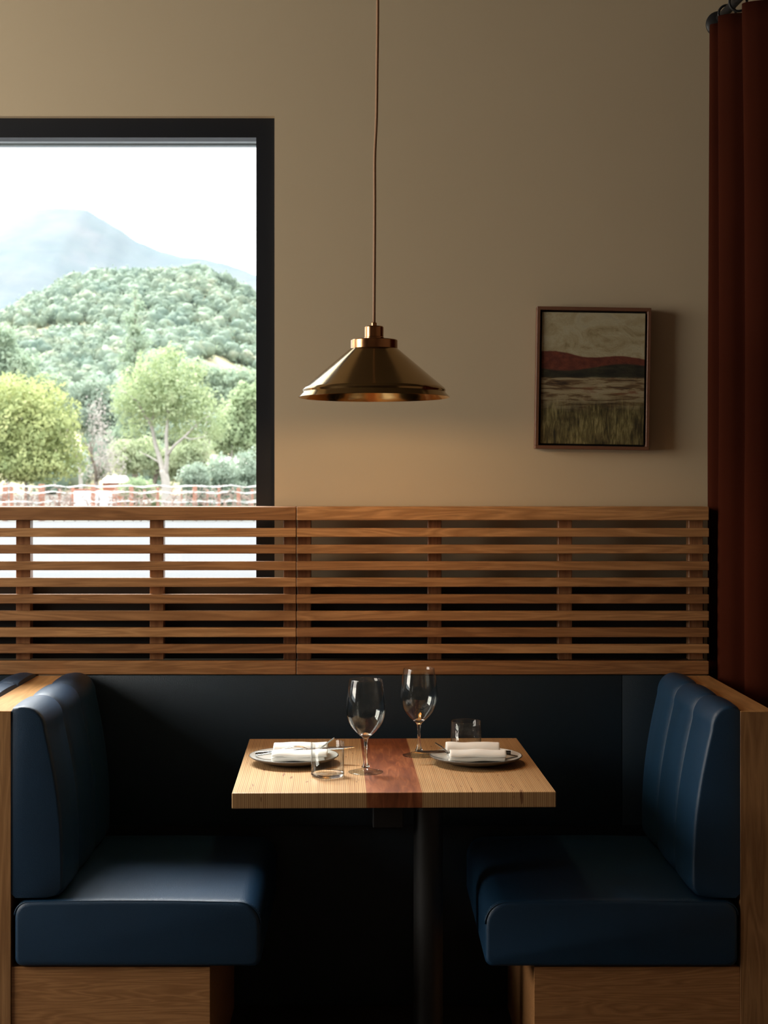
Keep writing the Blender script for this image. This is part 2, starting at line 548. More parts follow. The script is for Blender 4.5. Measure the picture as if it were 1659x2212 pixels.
def partition(parent, x0, x1):
    bm = bmesh.new(); add_box(bm, x0, x1, DF, DS + 0.02, 0, ZCAP - 0.003, 0.0004, 1)
    link_mesh('end_panel', bm, oak_panel_z, parent)
    bm = bmesh.new(); add_box(bm, x0, x1, DF, DS - 0.001, ZCAP - 0.003, ZCAP, 0.0008, 1)
    link_mesh('panel_cap', bm, oak_y, parent)

lb = thing('booth_bench', 'blue booth seat left of the table, wood partition on its left', 'booth bench', group='blue booth benches')
partition(lb, XLO, XL)
channels(lb, XL, 1, 0.080, 0.118)
bm, c = seat_mesh(XL + 0.009, -0.240, DF - 0.006, DS - 0.004, 0.320, 0.474)
st = link_mesh('seat_cushion', bm, blue, lb, angle=math.radians(60))
welt_and_stitches(c, DF - 0.006, 0.34, st)
box('plinth', XL + 0.0005, -0.358, DF + 0.004, DS - 0.004, 0, 0.318, oak_plinth, lb, 0.0008)

rb = thing('booth_bench', 'blue booth seat right of the table, beside the curtain', 'booth bench', group='blue booth benches')
partition(rb, XR, XRO)
channels(rb, XR, -1, 0.066, 0.108)
bm, c = seat_mesh(0.278, XR - 0.006, DF - 0.006, DS - 0.004, 0.320, 0.474, mirror=True)
st = link_mesh('seat_cushion', bm, blue, rb, angle=math.radians(60))
welt_and_stitches(c, DF - 0.006, 0.34, st)
box('plinth', 0.392, XR - 0.0005, DF + 0.004, DS - 0.004, 0, 0.318, oak_plinth, rb, 0.0008)

nb = thing('booth_bench', 'neighbouring blue booth back cut by the left edge of the photo', 'booth bench', group='blue booth benches')
channels(nb, XLO, -1, 0.080, 0.118)
bm, c = seat_mesh(-1.45, XLO - 0.008, DF - 0.006, DS - 0.004, 0.320, 0.474, mirror=True)
link_mesh('seat_cushion', bm, blue, nb, angle=math.radians(60))
box('plinth', -1.35, XLO - 0.0005, DF + 0.004, DS - 0.004, 0, 0.318, oak_plinth, nb, 0.0008)

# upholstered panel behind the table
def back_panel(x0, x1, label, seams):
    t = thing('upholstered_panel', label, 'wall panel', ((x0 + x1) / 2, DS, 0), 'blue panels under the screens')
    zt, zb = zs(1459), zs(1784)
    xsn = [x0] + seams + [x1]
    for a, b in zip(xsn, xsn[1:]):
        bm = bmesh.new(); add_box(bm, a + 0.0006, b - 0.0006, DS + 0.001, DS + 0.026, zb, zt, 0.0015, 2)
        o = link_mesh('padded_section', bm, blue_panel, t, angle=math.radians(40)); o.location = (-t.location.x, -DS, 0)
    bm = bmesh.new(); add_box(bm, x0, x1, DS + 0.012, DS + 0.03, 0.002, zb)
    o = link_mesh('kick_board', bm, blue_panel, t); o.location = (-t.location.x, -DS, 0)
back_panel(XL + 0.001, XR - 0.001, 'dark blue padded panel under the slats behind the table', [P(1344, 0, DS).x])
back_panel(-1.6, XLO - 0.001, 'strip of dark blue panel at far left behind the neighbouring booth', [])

# ------------------------------------------------------------------ table
def striped(name, center=False):
    m, nt, b = new_mat(name)
    if not center:
        v = coords(nt, (1, 1, 1))
        s = nt.nodes.new('ShaderNodeSeparateXYZ'); nt.links.new(v, s.inputs[0])
        wob = noise_(nt, coords(nt, (3, 3, 3)), 2, 2)
        x = math_(nt, 'ADD', s.outputs['X'], math_(nt, 'MULTIPLY', wob, 0.004))
        st = math_(nt, 'SINE', math_(nt, 'MULTIPLY', x, 2 * PI / 0.0042))
        st = math_(nt, 'MULTIPLY_ADD', st, 0.5, 0.5)
        per = noise_(nt, coords(nt, (230, 1.5, 1.5)), 1.0, 2, 0.6)
        st = math_(nt, 'ADD', math_(nt, 'MULTIPLY', st, 0.55), math_(nt, 'MULTIPLY', per, 0.6))
        c = ramp(nt, st, [(0.20, (0.22, 0.10, 0.038)), (0.5, (0.43, 0.24, 0.10)), (0.85, (0.63, 0.42, 0.21))])
        knot = noise_(nt, coords(nt, (90, 14, 14)), 1.0, 2, 0.5)
        c = mix(nt, math_(nt, 'MULTIPLY', math_(nt, 'GREATER_THAN', knot, 0.70), 0.8), c, (0.13, 0.04, 0.02))
        big = noise_(nt, coords(nt, (14, 1.2, 1.2)), 1.0, 2)
        c = mix(nt, math_(nt, 'MULTIPLY', big, 0.35), c, (0.36, 0.19, 0.08))
    else:
        n = noise_(nt, coords(nt, (46, 5, 5)), 1.4, 4, 0.6, 1.0)
        c = ramp(nt, n, [(0.3, (0.13, 0.032, 0.011)), (0.52, (0.22, 0.062, 0.020)), (0.72, (0.36, 0.125, 0.045))])
    nt.links.new(c, b.inputs['Base Color'])
    b.inputs['Roughness'].default_value = 0.42
    return m
zt = 0.753
tcx, tcy = 0.0574, 3.703
table = thing('dining_table', 'square striped-ply table with a red-brown centre stripe between the blue benches', 'table', (tcx, tcy, 0))
table.rotation_euler = (0, 0, math.radians(1.25))
hw = 0.3585
bm = bmesh.new(); add_box(bm, -hw, hw, -hw, hw, zt - 0.0345, zt, 0.0018, 2)
bmesh.ops.bisect_plane(bm, geom=bm.verts[:] + bm.edges[:] + bm.faces[:], plane_co=(-0.061, 0, 0), plane_no=(1, 0, 0))
bmesh.ops.bisect_plane(bm, geom=bm.verts[:] + bm.edges[:] + bm.faces[:], plane_co=(0.062, 0, 0), plane_no=(1, 0, 0))
top = link_mesh('tabletop', bm, striped('laminated_ply_edges'), table)
top.data.materials.append(striped('red_brown_timber', True))
for p in top.data.polygons:
    if -0.0605 < p.center.x < 0.0615: p.material_index = 1
iron = plain('black_cast_iron', (0.010, 0.010, 0.010), 0.5)
bm = bmesh.new(); add_lathe(bm, [(0.0, 0.02), (0.036, 0.02), (0.036, zt - 0.05), (0.0, zt - 0.05)], 40, 0.098, 0.0)
link_mesh('pedestal_column', bm, iron, table, angle=0.6)
bm = bmesh.new(); add_lathe(bm, [(0, 0), (0.26, 0), (0.26, 0.008), (0.20, 0.014), (0.06, 0.022), (0.05, 0.05), (0, 0.05)], 48, 0.098, 0.0)
link_mesh('base_plate', bm, iron, table, angle=0.6)
bm = bmesh.new(); add_box(bm, -0.20, 0.24, -0.03, 0.03, zt - 0.052, zt - 0.0348, 0.002, 1); add_box(bm, 0.068, 0.128, -0.25, 0.25, zt - 0.052, zt - 0.0348, 0.002, 1)
link_mesh('support_bracket', bm, iron, table)
bm = bmesh.new(); add_box(bm, -0.039, 0.036, -0.035, 0.035, 0.600, zt - 0.053, 0.003, 1)
link_mesh('mounting_block', bm, iron, table)

# ------------------------------------------------------------------ tableware
def glass_mat(name='clear_glass'):
    m, nt, b = new_mat(name)
    b.inputs['Base Color'].default_value = (1, 1, 1, 1)
    b.inputs['Transmission Weight'].default_value = 1
    b.inputs['Roughness'].default_value = 0.0
    b.inputs['IOR'].default_value = 1.48
    v = coords(nt); bump(nt, b, noise_(nt, v, 30, 1), 0.03, 0.001)
    return m
glass = glass_mat()
thin_glass = glass_pane_mat()
def wine_glass(label, x, y):
    t = thing('wine_glass', label, 'wine glass', (x, y, zt + 0.0004), 'wine glasses on the table')
    outer = [(0.0, 0.0), (0.030, 0.0), (0.0405, 0.0006), (0.0416, 0.0016), (0.0405, 0.0026), (0.030, 0.0042), (0.018, 0.0075), (0.0095, 0.0135), (0.0052, 0.024), (0.0038, 0.036), (0.0034, 0.050), (0.0037, 0.066), (0.0048, 0.0775), (0.0085, 0.0835)]
    bm = bmesh.new()
    bowl_out = [(0.0085, 0.0835), (0.0160, 0.0895), (0.0250, 0.0980), (0.0335, 0.1080), (0.0405, 0.1200), (0.0450, 0.1330), (0.0472, 0.1460), (0.0474, 0.1560), (0.0462, 0.1700), (0.0441, 0.1860), (0.0415, 0.2030), (0.0386, 0.2190)]
    th = 0.0011
    bowl_in = [(r - th, z + (0.0006 if z < 0.12 else 0)) for r, z in bowl_out if z > 0.095]
    add_lathe(bm, [p for p in outer if p[1] < 0.012] + [(0.0, 0.0125)], 72)
    link_mesh('foot', bm, thin_glass, t, smooth=True)
    bm = bmesh.new()
    add_lathe(bm, [(0.0, 0.0127), (0.0100, 0.0127)] + [p for p in outer if p[1] > 0.013] + [(0.0158, 0.0893), (0.0130, 0.0916), (0.0, 0.0885)], 48)
    link_mesh('stem', bm, glass, t, smooth=True)
    bm = bmesh.new()
    add_lathe(bm, bowl_out[1:] + [(0.0383, 0.2196), (0.0379, 0.2194)] + bowl_in[::-1] + [(0.0150, 0.0905)], 72)
    link_mesh('bowl', bm, thin_glass, t, smooth=True)
    return t
wine_glass('wine glass nearer the camera, between the short tumbler and the dark stripe', P(790, 0, 3.577).x, 3.577)
wine_glass('wine glass farther from the camera, behind the dark stripe by the right plate', P(905, 0, 3.80).x, 3.80)

def tumbler(label, x, y):
    r, h, th = 0.0388, 0.0790, 0.0013
    t = thing('tumbler', label, 'glass', (x, y, zt + 0.0004), 'short tumblers on the table')
    bm = bmesh.new(); add_lathe(bm, [(0, 0), (r - 0.006, 0), (r - 0.002, 0.0012), (r - 0.0003, 0.005), (r - 0.0002, 0.0085), (r - 0.003, 0.0078), (r - 0.008, 0.0058), (0, 0.0052)], 72)
    link_mesh('glass_base', bm, glass, t, smooth=True)
    bm = bmesh.new(); add_lathe(bm, [(r, 0.0087), (r, h - 0.0006), (r - th / 2, h), (r - th, h - 0.0006), (r - th, 0.0087), (r, 0.0087)], 72)
    link_mesh('glass_wall', bm, thin_glass, t, smooth=True)
    return t
tumbler('short clear tumbler at the front left, in front of the left plate', P(707.5, 0, 3.531).x, 3.531)
tumbler('short clear tumbler at the back, behind the right plate', P(1006.5, 0, 3.85).x, 3.85)

plate_top = plain('pale_grey_glaze', (0.58, 0.58, 0.55), 0.28, var=0.05)
plate_under = plain('dark_stoneware', (0.10, 0.085, 0.07), 0.5, bumps=(300, 0.2, 0.0005))
def plate(label, x, y, R):
    t = thing('dinner_plate', label, 'plate', (x, y, zt + 0.0004), 'stoneware plates on the table')
    bm = bmesh.new()
    add_lathe(bm, [(0, 0.003), (R * 0.50, 0.003), (R * 0.52, 0.0), (R * 0.56, 0.0), (R * 0.60, 0.004), (R * 0.80, 0.0085), (R * 0.94, 0.0145), (R, 0.0190), (R - 0.0008, 0.0204), (R - 0.0024, 0.0204)], 96)
    link_mesh('plate_base', bm, plate_under, t, smooth=True, recalc=False)
    bm = bmesh.new()
    add_lathe(bm, [(R - 0.0024, 0.0204), (R - 0.005, 0.0185), (R * 0.92, 0.0165), (R * 0.80, 0.0125), (R * 0.66, 0.0090), (R * 0.40, 0.0078), (0, 0.0074)], 96)
    o = link_mesh('plate_face', bm, plate_top, t, smooth=True)
    return t
PLX, PRX, PY_ = P(635, 0, 3.70).x, P(1028, 0, 3.70).x, 3.70
plate('grey plate with dark rim in front of the left bench, under a folded napkin', PLX, PY_, 0.1095)
plate('grey plate with dark rim toward the right bench, under a rolled napkin', PRX, PY_, 0.113)

def linen():
    m, nt, b = new_mat('white_linen')
    v = coords(nt)
    a = nt.nodes.new('ShaderNodeTexChecker'); a.inputs['Scale'].default_value = 700
    nt.links.new(v, a.inputs['Vector'])
    b.inputs['Base Color'].default_value = (0.80, 0.79, 0.76, 1)
    b.inputs['Roughness'].default_value = 0.85
    bump(nt, b, a.outputs['Fac'], 0.15, 0.0004)
    return m
linen_m = linen()
def napkin(label, x0, x1, y, zb, flip, seed):
    """folded cloth: a ribbon in the y-z plane (two lobes with a valley) swept along x"""
    S = [(0.030, 0.0020), (0.046, 0.0030), (0.052, 0.0085), (0.045, 0.0135), (0.034, 0.0125), (0.026, 0.0060), (0.012, 0.0036), (-0.008, 0.0036), (-0.030, 0.0032), (-0.042, 0.0050), (-0.0455, 0.0105), (-0.040, 0.0150), (-0.024, 0.0165), (-0.012, 0.0120), (-0.0060, 0.0105)]
    S = [(a, b * 1.1) for a, b in S]
    top = [(-0.0060, 0.0105), (-0.002, 0.0110), (0.004, 0.0140), (0.014, 0.0215), (0.030, 0.0255), (0.044, 0.0230), (0.052, 0.0170), (0.0535, 0.0100), (0.052, 0.004)]
    front = [(-0.004, 0.0125), (-0.010, 0.0185), (-0.024, 0.0225), (-0.040, 0.0205), (-0.0485, 0.0160), (-0.0500, 0.0125)]
    top = [(a, b * (1 + 0.42 * min(1, max(0, (a + .004) / .012)))) for a, b in top]
    front = [(a, b * 1.22) for a, b in front]
    bm = bmesh.new()
    rr = random.Random(seed)
    def ribbon(path, th, xa, xb, ph):
        pts = smooth_path([(0, a, b) for a, b in path], 5)
        n = 16
        rows = []
        for i in range(n + 1):
            u = i / n
            x = xa + (xb - xa) * u
            row = []
            for k, p in enumerate(pts):
                wv = 0.0016 * noise.noise(Vector((x * 28, p.y * 25 + ph, ph))) + 0.0010 * math.sin(u * 9 + ph + k * 0.05)
                row.append(bm.verts.new((x + 0.002 * noise.noise(Vector((k * .11, ph, u))), p.y * (1 + 0.02 * math.sin(6 * u + ph)), max(0.0009 + th / 2, p.z + wv))))
            rows.append(row)
        for a, b in zip(rows, rows[1:]):
            for k in range(len(pts) - 1):
                bm.faces.new((a[k], a[k + 1], b[k + 1], b[k]))
    L = x1 - x0
    if flip:
        ribbon(S, 0.003, 0.004, L - 0.004, 1.0 + seed); ribbon(top, 0.003, 0.0, L - 0.010, 2.0 + seed); ribbon(front, 0.003, 0.006, L, 4.0 + seed)
    else:
        ribbon(S, 0.003, 0.0, L - 0.006, 1.0 + seed); ribbon(top, 0.003, 0.001, L - 0.001, 2.0 + seed); ribbon(front, 0.003, 0.0, L - 0.0, 4.0 + seed)
    o = link_mesh('napkin', bm, linen_m, None, smooth=True)
    o.location = (x0, y, zb)
    md = o.modifiers.new('cloth', 'SOLIDIFY'); md.thickness = 0.0034; md.offset = 0
    md = o.modifiers.new('soft', 'SUBSURF'); md.levels = 1; md.render_levels = 1
    return tag(o, label, 'napkin', 'white napkins on the plates')
ZPL = zt + 0.0004 + 0.0082
nl = napkin('white folded napkin on the left plate', P(588, 0, 3.68).x, P(708, 0, 3.68).x, 3.697, ZPL, False, 1)
nr = napkin('white napkin with curled folds on the right plate', P(965, 0, 3.68).x, P(1092, 0, 3.68).x, 3.697, ZPL, True, 5)

steel = plain('polished_steel', (0.62, 0.62, 0.60), 0.16, 1.0, var=0.04)
dark_steel = plain('dark_satin_steel', (0.20, 0.19, 0.18), 0.25, 1.0, var=0.04)
def fork(label, pts, m):
    """pts: handle end -> tine tips in world; broad side horizontal"""
    pth = smooth_path(pts, 8)
    n = len(pth)
    cut = int(n * 0.73)
    base = pth[0]
    bm = bmesh.new()
    ws = []
    for i in range(cut + 1):
        u = i / cut
        ws.append(0.0155 - 0.0095 * min(1, u * 1.35) + (0.017 * max(0, (u - 0.80) / 0.2) ** 1.2))
    add_strap(bm, [p - base for p in pth[:cut + 1]], ws, 0.0022)
    o = link_mesh('fork', bm, m, None, angle=0.9); o.location = base
    tag(o, label, 'fork', 'forks on the plates')
    for k in range(4):
        bm = bmesh.new()
        off = Vector((0, (k - 1.5) * 0.0056, 0))
        seg = pth[cut - 1:]
        add_strap(bm, [p - base + off for p in seg], [0.0034 - 0.0016 * i / (len(seg) - 1) for i in range(len(seg))], 0.0020)
        link_mesh('tine', bm, m, o, angle=0.9)
    return o
def knife(label, pts, m, serr=False):
    pth = smooth_path(pts, 10); n = len(pth); base = pth[0]
    hcut = int(n * 0.47)
    t = thing('table_knife', label, 'knife', base, 'knives on the plates')
    bm = bmesh.new()
    add_strap(bm, [p - base for p in pth[:hcut + 1]], [0.0085 - 0.0025 * i / hcut for i in range(hcut + 1)], [0.0105 - 0.0035 * i / hcut for i in range(hcut + 1)])
    link_mesh('handle', bm, m, t, angle=0.9)
    bm = bmesh.new()
    seg = pth[hcut:]
    # the blade lies nearly flat: broad along y, thin in z
    k = len(seg)
    fine = smooth_path(seg, 6)
    add_strap(bm, [p - base for p in fine], [(0.0165 if i < len(fine) * 0.8 else 0.0165 * (1 - 0.8 * (i / len(fine) - 0.8) / 0.2)) - (0.0012 if serr and i % 2 else 0) for i in range(len(fine))], 0.0016, (0, 1, 0.25))
    link_mesh('blade', bm, m, t, angle=0.9)
    return t
fork('fork on the left plate, tines pointing right', [P(553, 1631, 3.68), P(585, 1625, 3.685), P(628, 1613.5, 3.69), P(652, 1613.5, 3.69), P(672, 1620, 3.69), P(690, 1617.5, 3.69), P(706, 1606, 3.69), P(722, 1594.5, 3.69)], steel)
knife('steel knife on the left plate, blade tip pointing right past the rim', [P(552, 1629, 3.705), P(600, 1624.5, 3.705), P(660, 1618.5, 3.703), P(710, 1616.5, 3.70), P(766, 1614, 3.69)], steel)
fork('fork on the right plate, tines pointing left', [P(1118, 1633.5, 3.70), P(1085, 1628, 3.70), P(1040, 1624, 3.697), P(1005, 1628, 3.695), P(982, 1628.5, 3.69), P(966, 1623, 3.69), P(953, 1613, 3.69), P(940, 1605, 3.69)], steel)
knife('dark steak knife across the right napkin, serrated blade pointing left', [P(1103, 1626, 3.71), P(1060, 1623.5, 3.708), P(1010, 1622, 3.705), P(950, 1624, 3.70), P(889, 1625, 3.69)], dark_steel, True)

# ------------------------------------------------------------------ pendant lamp
def brass(name, base, rough):
    m, nt, b = new_mat(name)
    v = coords(nt)
    n = noise_(nt, v, 14, 6, 0.65)
    c = mix(nt, n, tuple(x * 0.8 for x in base), tuple(x * 1.15 for x in base))
    sp_ = math_(nt, 'GREATER_THAN', noise_(nt, v, 260, 2), 0.72)
    c = mix(nt, math_(nt, 'MULTIPLY', sp_, 0.35), c, (0.85, 0.65, 0.35))
    nt.links.new(c, b.inputs['Base Color']); b.inputs['Metallic'].default_value = 1
    r = math_(nt, 'MULTIPLY_ADD', n, 0.12, rough - 0.06)
    nt.links.new(r, b.inputs['Roughness'])
    return m
brass_m = brass('aged_brass', (0.40, 0.26, 0.11), 0.14)
copper_m = brass('aged_copper', (0.42, 0.20, 0.09), 0.20)
LD = 3.70; LX = P(808, 0, LD).x; RZ = P(0, 858.5, LD).z
def rz(y): return P(0, y, LD).z - RZ
k = LD / F
lamp = thing('pendant_lamp', 'conical aged brass pendant lamp hanging over the table', 'pendant lamp', (LX, LD, RZ))
bm = bmesh.new()
R0, R1, R2 = 163.5 * k, 154 * k, 50.5 * k
out = [(R0, 0.0), (R0 - 0.001, 0.0012), (R1 + 0.0015, rz(849.5)), (R1 - 0.0005, rz(847)), (R1 + 0.0012, rz(843)), (R1 - 0.002, rz(838.5)), (R1 - 0.0045, rz(837)), (R2 + 0.001, rz(753.5))]
inn = [(R2 - 0.001, rz(755)), (R1 - 0.005, rz(845) ), (R1 - 0.001, rz(849) - 0.001), (R0 - 0.0012, -0.0006), (R0, 0.0)]
add_lathe(bm, out + inn, 128)
link_mesh('lamp_shade', bm, brass_m, lamp, angle=math.radians(35))
bm = bmesh.new()
add_lathe(bm, [(R2 - 0.002, rz(756)), (R2 + 0.0006, rz(755)), (R2 + 0.0006, rz(736)), (R2 - 0.0008, rz(734.5)), (0.022, rz(733.5)), (0.0, rz(733.5))], 96)
link_mesh('collar', bm, copper_m, lamp, angle=math.radians(35))
bm = bmesh.new()
rs = 20.6 * k
add_lathe(bm, [(rs + 0.0012, rz(733.5)), (rs + 0.0012, rz(729)), (rs, rz(728)), (rs, rz(707)), (rs - 0.002, rz(705)), (0.0066, rz(704.5)), (0, rz(704.5))], 64)
link_mesh('socket_cover', bm, copper_m, lamp, angle=math.radians(35))
bm = bmesh.new()
add_lathe(bm, [(0.0066, rz(705)), (0.0066, rz(698)), (0.0058, rz(697)), (0.0, rz(697))], 32)
link_mesh('cord_grip', bm, copper_m, lamp, angle=math.radians(35))
cord_m = plain('brown_fabric_cord', (0.33, 0.18, 0.095), 0.7, bumps=(900, 0.5, 0.0006))
top_z = ZC - 0.02
cp = [P(808, 698, LD), P(808.6, 600, LD), P(809.5, 450, LD), P(809.5, 340, LD), P(813, 260, LD), P(814.5, 150, LD), P(816, 0, LD)]
x_top = P(816.5, 0, LD).x
cp.append(Vector((x_top, LD, top_z)))
cp = [p - Vector((LX, LD, RZ)) for p in cp]
bm = bmesh.new(); add_tube(bm, smooth_path(cp, 6), 0.0037, 10)
link_mesh('cord', bm, cord_m, lamp, smooth=True)
bm = bmesh.new(); add_lathe(bm, [(0, 0), (0.055, 0), (0.058, 0.003), (0.058, 0.02), (0, 0.02)], 48, x_top - LX, 0, top_z - RZ)
link_mesh('ceiling_rose', bm, copper_m, lamp, angle=0.6)
# bulb
bulb_m, bnt, bb = new_mat('warm_bulb')
bb.inputs['Emission Color'].default_value = (1.0, 0.62, 0.30, 1); bb.inputs['Emission Strength'].default_value = 20
bb.inputs['Base Color'].default_value = (1, 0.9, 0.8, 1)
bm = bmesh.new()
add_lathe(bm, [(0, rz(733.5) - 0.001), (0.019, rz(733.5) - 0.001), (0.019, rz(760)), (0.0, rz(760))], 32)
link_mesh('bulb_holder', bm, black, lamp, angle=0.6)
bm = bmesh.new()
bmesh.ops.create_uvsphere(bm, u_segments=24, v_segments=16, radius=0.026, matrix=Matrix.Translation((0, 0, 0.068)))
link_mesh('bulb', bm, bulb_m, lamp, smooth=True)
l = bpy.data.lights.new('bulb_light', 'POINT'); l.energy = 5.2; l.color = (1.0, 0.60, 0.28); l.shadow_soft_size = 0.028
lo = bpy.data.objects.new('bulb_light', l); COL.objects.link(lo); lo.parent = lamp; lo.location = (0, 0, 0.030)

# ------------------------------------------------------------------ painting
def painting_mat():
    m, nt, b = new_mat('painted_canvas')
    t = nt.nodes.new('ShaderNodeTexCoord')
    s = nt.nodes.new('ShaderNodeSeparateXYZ'); nt.links.new(t.outputs['Generated'], s.inputs[0])
    u, v = s.outputs['X'], s.outputs['Z']
    def nn(sc, scale, det=4, ro=0.55, dist=0.0, rot=(0, 0, 0)):
        mp = nt.nodes.new('ShaderNodeMapping'); mp.inputs['Scale'].default_value = sc; mp.inputs['Rotation'].default_value = rot
        nt.links.new(t.outputs['Generated'], mp.inputs['Vector'])
        return noise_(nt, mp.outputs[0], scale, det, ro, dist)
    # cloudy sky
    c1 = nn((1.6, 1, 3.2), 2.2, 5, 0.62, 1.5, (0, 0.35, 0))
    sky = ramp(nt, c1, [(0.30, (0.30, 0.25, 0.14)), (0.42, (0.48, 0.43, 0.29)), (0.58, (0.58, 0.55, 0.42)), (0.75, (0.50, 0.49, 0.40))])
    # red ridge
    line = math_(nt, 'ADD', math_(nt, 'MULTIPLY_ADD', u, -0.045, 0.685), math_(nt, 'MULTIPLY', math_(nt, 'SINE', math_(nt, 'MULTIPLY_ADD', u, 9.0, 0.6)), 0.014))
    line = math_(nt, 'ADD', line, math_(nt, 'MULTIPLY', nn((3, 1, .1), 2.0), 0.02))
    red = ramp(nt, nn((5, 1, 9), 3, 4), [(0.3, (0.10, 0.020, 0.012)), (0.7, (0.24, 0.060, 0.032))])
    def mask(a, soft):   # 1 above the line a
        d = math_(nt, 'SUBTRACT', v, a)
        n = nt.nodes.new('ShaderNodeMapRange'); n.inputs['From Min'].default_value = -soft; n.inputs['From Max'].default_value = soft
        nt.links.new(d, n.inputs['Value']); return n.outputs[0]
    # field layers from the bottom up
    gr = nn((26, 1, 5), 1.6, 5, 0.65, 0.8, (0, 0.45, 0))
    grass = ramp(nt, gr, [(0.32, (0.030, 0.028, 0.012)), (0.48, (0.115, 0.100, 0.040)), (0.62, (0.25, 0.23, 0.13)), (0.78, (0.36, 0.31, 0.16))])
    gb = ramp(nt, nn((2.4, 1, 2.4), 1.7, 3), [(0.40, (0.55, 0.5, 0.35)), (0.60, (1.5, 1.5, 1.35))])
    grass = mix(nt, 1.0, grass, gb, 'MULTIPLY')
    st = nn((1.3, 1, 15), 2.1, 5, 0.62, 0.7)
    streak = ramp(nt, st, [(0.34, (0.055, 0.032, 0.016)), (0.45, (0.20, 0.13, 0.065)), (0.52, (0.42, 0.36, 0.24)), (0.70, (0.50, 0.46, 0.34))])
    rb_ = nn((1.6, 1, 7), 1.9, 4, 0.5, 0.4)
    rm = nt.nodes.new('ShaderNodeMapRange'); rm.inputs['From Min'].default_value = 0.56; rm.inputs['From Max'].default_value = 0.66; nt.links.new(rb_, rm.inputs['Value'])
    streak = mix(nt, math_(nt, 'MULTIPLY', rm.outputs[0], 0.8), streak, (0.24, 0.085, 0.035))
    dk = ramp(nt, nn((2.5, 1, 9), 2, 5, 0.6), [(0.40, (0.014, 0.014, 0.010)), (0.58, (0.045, 0.045, 0.025)), (0.72, (0.12, 0.105, 0.055))])
    e1 = math_(nt, 'ADD', 0.22, math_(nt, 'MULTIPLY', nn((3, 1, 3), 2, 4), 0.18))
    e2 = math_(nt, 'ADD', 0.485, math_(nt, 'MULTIPLY', nn((1.5, 1, 6), 2, 5), 0.04))
    e3 = math_(nt, 'ADD', 0.585, math_(nt, 'MULTIPLY', math_(nt, 'SINE', math_(nt, 'MULTIPLY_ADD', u, 5.2, 3.6)), 0.028))
    c = mix(nt, mask(e1, 0.05), grass, streak)
    c = mix(nt, mask(e2, 0.008), c, dk)
    c = mix(nt, mask(e3, 0.006), c, red)
    c = mix(nt, mask(line, 0.004), c, sky)
    c = mix(nt, 1.0, c, (0.70, 0.66, 0.56), 'MULTIPLY')
    nt.links.new(c, b.inputs['Base Color'])
    b.inputs['Roughness'].default_value = 0.6
    bump(nt, b, nn((6, 1, 12), 4, 6, 0.7, 1.0), 0.5, 0.002)
    return m
walnut = plain('walnut_frame', (0.14, 0.060, 0.032), 0.45)
pd = D_WALL - 0.004
cx, cz = P(1280.5, 817.5, D_WALL - 0.03).x, P(1280.5, 817.5, D_WALL - 0.03).z
pw, ph = 246 * (D_WALL - 0.03) / F, 307 * (D_WALL - 0.03) / F
pic = thing('framed_painting', 'framed marsh landscape painting on the plaster wall right of the lamp', 'painting', (cx, pd, cz))
pic.rotation_euler = (0, math.radians(0.9), 0)
fw, dp = 0.0095, 0.034
bm = bmesh.new()
for (a, b_, c_, d_) in ((-pw / 2, pw / 2, ph / 2 - fw, ph / 2), (-pw / 2, pw / 2, -ph / 2, -ph / 2 + fw), (-pw / 2, -pw / 2 + fw, -ph / 2 + fw, ph / 2 - fw), (pw / 2 - fw, pw / 2, -ph / 2 + fw, ph / 2 - fw)):
    add_box(bm, a, b_, -dp, 0, c_, d_, 0.0008, 1)
link_mesh('frame', bm, walnut, pic)
bm = bmesh.new(); add_box(bm, -pw / 2 + fw, pw / 2 - fw, -0.010, -0.002, -ph / 2 + fw, ph / 2 - fw)
link_mesh('backing_board', bm, black, pic)
g = 0.0055
bm = bmesh.new(); add_box(bm, -pw / 2 + fw + g, pw / 2 - fw - g, -0.028, -0.0102, -ph / 2 + fw + g, ph / 2 - fw - g, 0.001, 1)
link_mesh('canvas', bm, painting_mat(), pic)

# ------------------------------------------------------------------ curtain
def velvet():
    m, nt, b = new_mat('rust_velvet')
    v = coords(nt)
    c = mix(nt, noise_(nt, v, 5, 4), (0.034, 0.0058, 0.0016), (0.046, 0.0082, 0.0022))
    nt.links.new(c, b.inputs['Base Color']); b.inputs['Roughness'].default_value = 0.9
    b.inputs['Specular IOR Level'].default_value = 0.08; b.inputs['Sheen Weight'].default_value = 0.0; b.inputs['Sheen Roughness'].default_value = 0.4
    b.inputs['Sheen Tint'].default_value = (0.7, 0.25, 0.1, 1)
    bump(nt, b, noise_(nt, coords(nt, (300, 300, 40)), 1, 3), 0.1, 0.001)
    return m
vel = velvet()
cur = thing('curtain', 'long rust-red velvet curtain at the right edge of the photo', 'curtain', (1.03, 4.15, 0))
plan = [(0.972, 4.262), (0.969, 4.236), (0.990, 4.225), (1.012, 4.222), (1.010, 4.200), (0.984, 4.176), (0.973, 4.160), (1.000, 4.140), (1.038, 4.130), (1.045, 4.110), (1.020, 4.075), (1.013, 4.050), (1.040, 4.030), (1.085, 4.015), (1.100, 3.985), (1.078, 3.945), (1.080, 3.915), (1.115, 3.89), (1.165, 3.88), (1.18, 3.84), (1.155, 3.80), (1.17, 3.76), (1.23, 3.74), (1.26, 3.70), (1.24, 3.65), (1.30, 3.58), (1.36, 3.55)]
pp = smooth_path([(a, b_, 0) for a, b_ in plan], 7)
bm = bmesh.new(); rows = []
NZ = 44
